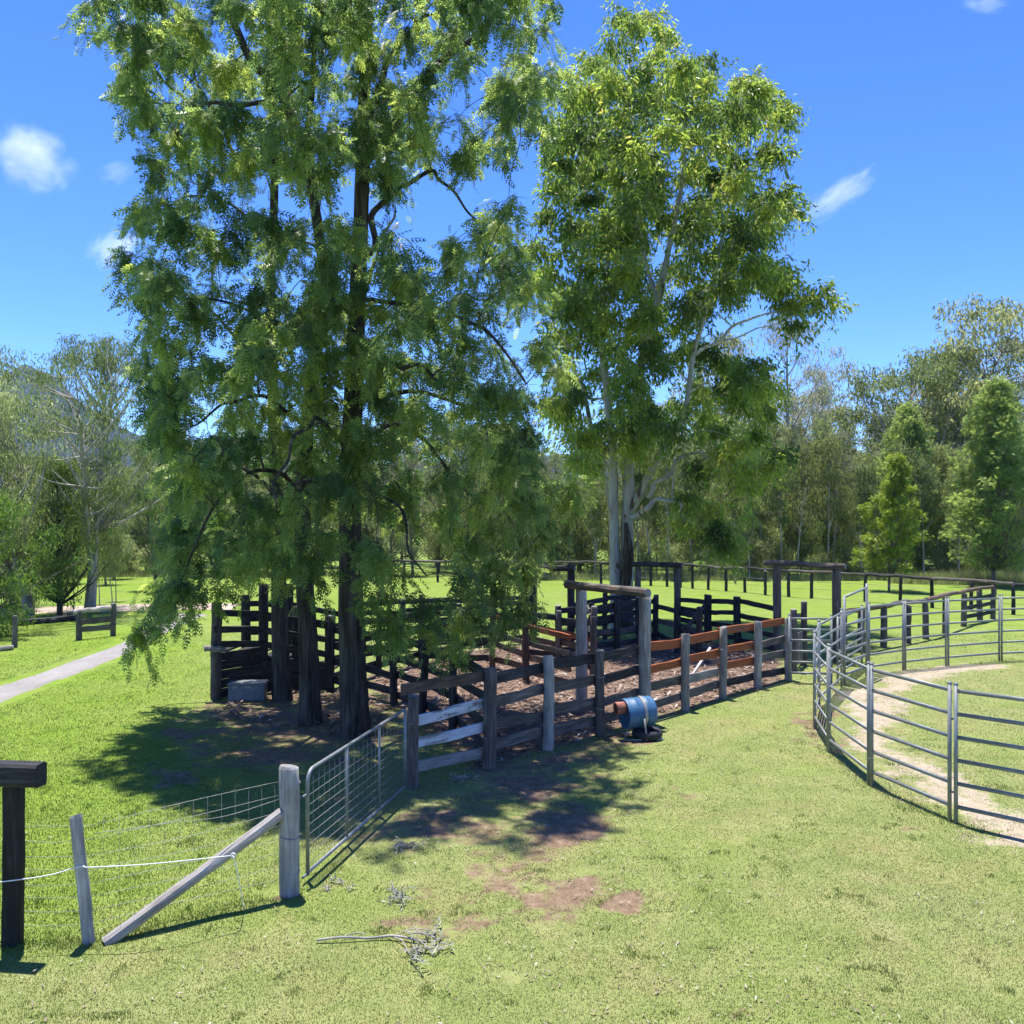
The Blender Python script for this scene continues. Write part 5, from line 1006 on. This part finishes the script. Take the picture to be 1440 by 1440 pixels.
row(745, 1580, 38, 57, 61, ('slim0', 'slim1', 'brown0', 'slim1', 'slim2', 'bushy0', 'sapling0'), 0.7, 1.0, 'forest_tree', 'slender olive tree, front forest row behind the far fence')
row(730, 1600, 34, 62, 67, ('slim0', 'slim2', 'bushy1', 'brown0', 'slim1', 'brown1'), 0.75, 1.05, 'forest_tree', 'taller olive tree in the second row of the right-hand forest')
row(900, 1620, 36, 69, 76, ('slim0', 'slim1', 'slim2', 'brown0', 'tall1', 'slim1'), 0.9, 1.2, 'forest_tree', 'tall olive tree in the third row of the right-hand forest')
row(980, 1620, 80, 78, 86, ('tall0', 'tall1', 'sparse0'), 0.78, 0.95, 'forest_gum', 'tall gum in the back row of the right-hand forest')
row(770, 1540, 45, 55, 58, ('shrub0', 'shrub1'), 0.55, 1.0, 'shrub', 'low shrub at the foot of the forest behind the far fence', 'shrub')
row(690, 1440, 27, 54.5, 57.5, ('sapling0', 'sapling1'), 0.7, 1.15, 'sapling', 'thin-stemmed sapling standing before the right-hand forest', 'sapling')
row(235, 745, 36, 58, 64, ('slim0', 'bushy0', 'brown0', 'slim1', 'bushy1'), 0.7, 1.0, 'forest_tree', 'forest tree glimpsed through the oak crowns')
row(230, 760, 40, 66, 74, ('slim0', 'slim2', 'brown0', 'slim1', 'bushy1'), 0.9, 1.2, 'forest_tree', 'taller forest tree glimpsed through the upper oak crowns')
row(-25, 240, 40, 60, 70, ('bushy0', 'bushy1', 'slim1', 'slim0'), 0.6, 0.85, 'forest_tree', 'forest tree beyond the left meadow below the mountain')
row(-25, 235, 40, 46, 56, ('slim0', 'slim2', 'brown1', 'slim1'), 0.5, 0.72, 'forest_tree', 'slender grey-green tree standing in the left meadow')
row(-25, 250, 46, 75, 95, ('slim0', 'slim2', 'brown1', 'slim1'), 0.75, 0.95, 'forest_gum', 'distant olive tree behind the left meadow trees')
row(-25, 260, 50, 58, 60, ('shrub0', 'shrub1'), 0.7, 1.1, 'shrub', 'low shrub along the far side of the left meadow', 'shrub')
row(-28, 26, 26, 36, 48, ('slim0', 'leftgum', 'slim2'), 0.7, 0.95, 'forest_tree', 'olive tree at the far left edge beyond the bright green bush')

# ------------------------------------------------------------------ fallen branch, cut sprigs
def sprig(name, label, px, py, n, ln, mat='leaf_silver', stick=0.5, seed=0):
    rg = np.random.default_rng(seed); c = G(px, py); t = thing(name, label, 'branch', c); mb = MB(); lv = MB()
    for k in range(n):
        a = rg.random() * 6.28; o = np.array([rg.normal(0, 0.07), rg.normal(0, 0.12), 0.02]); tip = o + np.array([math.cos(a), math.sin(a), rg.uniform(0.05, 0.35)]) * stick * rg.uniform(0.4, 1); pts = np.array([o, (o + tip) / 2 + np.array([0, 0, 0.03]), tip]); v, tt, q = limb_arrays(pts, 0.007, 0.003, 4, 3, 0.05); mb.add(v, tt, q)
        m = 14; f = rg.random((m, 1)); P = o + (tip - o) * f + rg.normal(0, 0.012, (m, 3)); P[:, 2] = np.maximum(P[:, 2], 0.015); d = unit(rg.normal(0, 0.6, (m, 3)) + np.array([0, 0, 0.15])); v, fc = place(*LANCE, P, d, ln * rg.uniform(0.6, 1.2, m), rg.normal(0, 0.6, m)); v[:, 2] = np.maximum(v[:, 2], 0.006); lv.add(v, None, fc, None, np.clip(rg.normal(0.5, 0.2, m), 0, 1))
    link('twigs', mb.mesh('twigs', M['greyX']), t, kind='stuff'); link('leaves', lv.mesh('leaves', M[mat], rnd=True), t, kind='stuff'); return t
sprig('leafy_sprig', 'pale dry leafy sprig lying between wire gate and bare soil', 556, 1262, 7, 0.09, seed=1, stick=0.28)
sprig('leafy_sprig', 'small pale leafy sprig on the grass right of the strainer post', 466, 1252, 4, 0.07, seed=2, stick=0.14)
sprig('leafy_sprig', 'pale leafy sprig in the tree shade right of the wire gate', 575, 1195, 6, 0.08, seed=3, stick=0.25)
sprig('leafy_sprig', 'silvery leaf tuft at the foot of the white painted rails', 652, 1100, 6, 0.1, seed=4, stick=0.25)
fb = sprig('fallen_branch', 'fallen dead branch with pale leaves lying in the foreground grass', 598, 1332, 10, 0.09, seed=5, stick=0.32)
bl = Vector(fb.location)
for pts, r in (([(445, 1322), (480, 1318), (520, 1319), (555, 1316), (600, 1325)], 0.011), ([(545, 1316), (565, 1322), (575, 1340), (590, 1345)], 0.006), ([(480, 1318), (500, 1312), (515, 1314)], 0.005), ([(555, 1316), (580, 1306), (610, 1310)], 0.005)):
    tube_obj('stick', [G(x, y, 0.03 + 0.02 * (i % 2)) - bl for i, (x, y) in enumerate(pts)], r, M['greyX'], fb, 6, 0.1, per=4)

# ------------------------------------------------------------------ clouds
def cloud_mat(name, dens, seed):
    m = bpy.data.materials.new(name); m.use_nodes = True; nt = m.node_tree; nt.nodes.remove(nt.nodes['Principled BSDF'])
    tc = nd(nt, 'ShaderNodeTexCoord'); ln = nd(nt, 'ShaderNodeVectorMath', operation='LENGTH'); nt.links.new(tc.outputs['Object'], ln.inputs[0])
    mp = nd(nt, 'ShaderNodeMapping'); mp.inputs['Location'].default_value = (seed * 3.7, seed * 1.3, seed); nt.links.new(tc.outputs['Object'], mp.inputs[0])
    n = noise(nt, mp.outputs[0], 1.7, 7, 0.62, 0.5)
    fall = math_n(nt, 'SUBTRACT', 0.80, ln.outputs['Value']); d = math_n(nt, 'ADD', fall, math_n(nt, 'MULTIPLY', math_n(nt, 'SUBTRACT', n, 0.5), 2.4))
    d = math_n(nt, 'MULTIPLY', maprange(nt, d, 0.0, 0.7), dens)
    edge = maprange(nt, ln.outputs['Value'], 0.75, 0.98, 1.0, 0.0); d = math_n(nt, 'MULTIPLY', d, edge)
    pv = nd(nt, 'ShaderNodeVolumePrincipled'); pv.inputs['Color'].default_value = (0.97, 0.98, 1, 1); pv.inputs['Anisotropy'].default_value = 0.1; nt.links.new(d, pv.inputs['Density'])
    nt.links.new(pv.outputs[0], nt.nodes['Material Output'].inputs['Volume']); return m
def cloud(label, px, py, wpx, hpx, rot, dens, seed, D=3200):
    import bmesh
    bm = bmesh.new(); bmesh.ops.create_icosphere(bm, subdivisions=3, radius=1.0); me = bpy.data.meshes.new('cloud'); bm.to_mesh(me); bm.free(); me.materials.append(cloud_mat('cloud_vapour', dens, seed))
    o = link('cloud', me, label=label, category='cloud'); k = D / F / 2
    o.matrix_local = Matrix.Translation(PD(px, py, D)) @ Matrix.Rotation(rot, 4, 'Y') @ Matrix.Diagonal((wpx * k, min(wpx, hpx) * k, hpx * k, 1))
CLOUDS = [('puffy white cloud at the left edge of the sky', 46, 222, 150, 115, 0.15, 0.0055, 1), ('small white cloud beside the left edge of the oak crown', 160, 350, 105, 66, -0.5, 0.008, 2), ('thin streak of white cloud right of the gum crown', 1182, 274, 160, 58, -0.62, 0.007, 3), ('faint wisp of cloud at the top right corner of the sky', 1385, 4, 90, 40, 0.2, 0.005, 4), ('very faint wisp of cloud left of the oak crown above the small cloud', 165, 242, 70, 40, -0.4, 0.004, 5)]
for c in CLOUDS: cloud(*c)

# ------------------------------------------------------------------ air
def haze():
    v, q = box_arrays(-2700, 2700, -450, 2900, -8, 262); me = np_mesh('haze', v, None, q)
    m = bpy.data.materials.new('thin_air'); m.use_nodes = True; nt = m.node_tree; nt.nodes.remove(nt.nodes['Principled BSDF'])
    pv = nd(nt, 'ShaderNodeVolumePrincipled'); pv.inputs['Color'].default_value = (0.26, 0.48, 1.0, 1); pv.inputs['Density'].default_value = 0.0001; pv.inputs['Anisotropy'].default_value = 0.0
    nt.links.new(pv.outputs[0], nt.nodes['Material Output'].inputs['Volume']); me.materials.append(m)
    link('haze', me, kind='stuff')
haze()
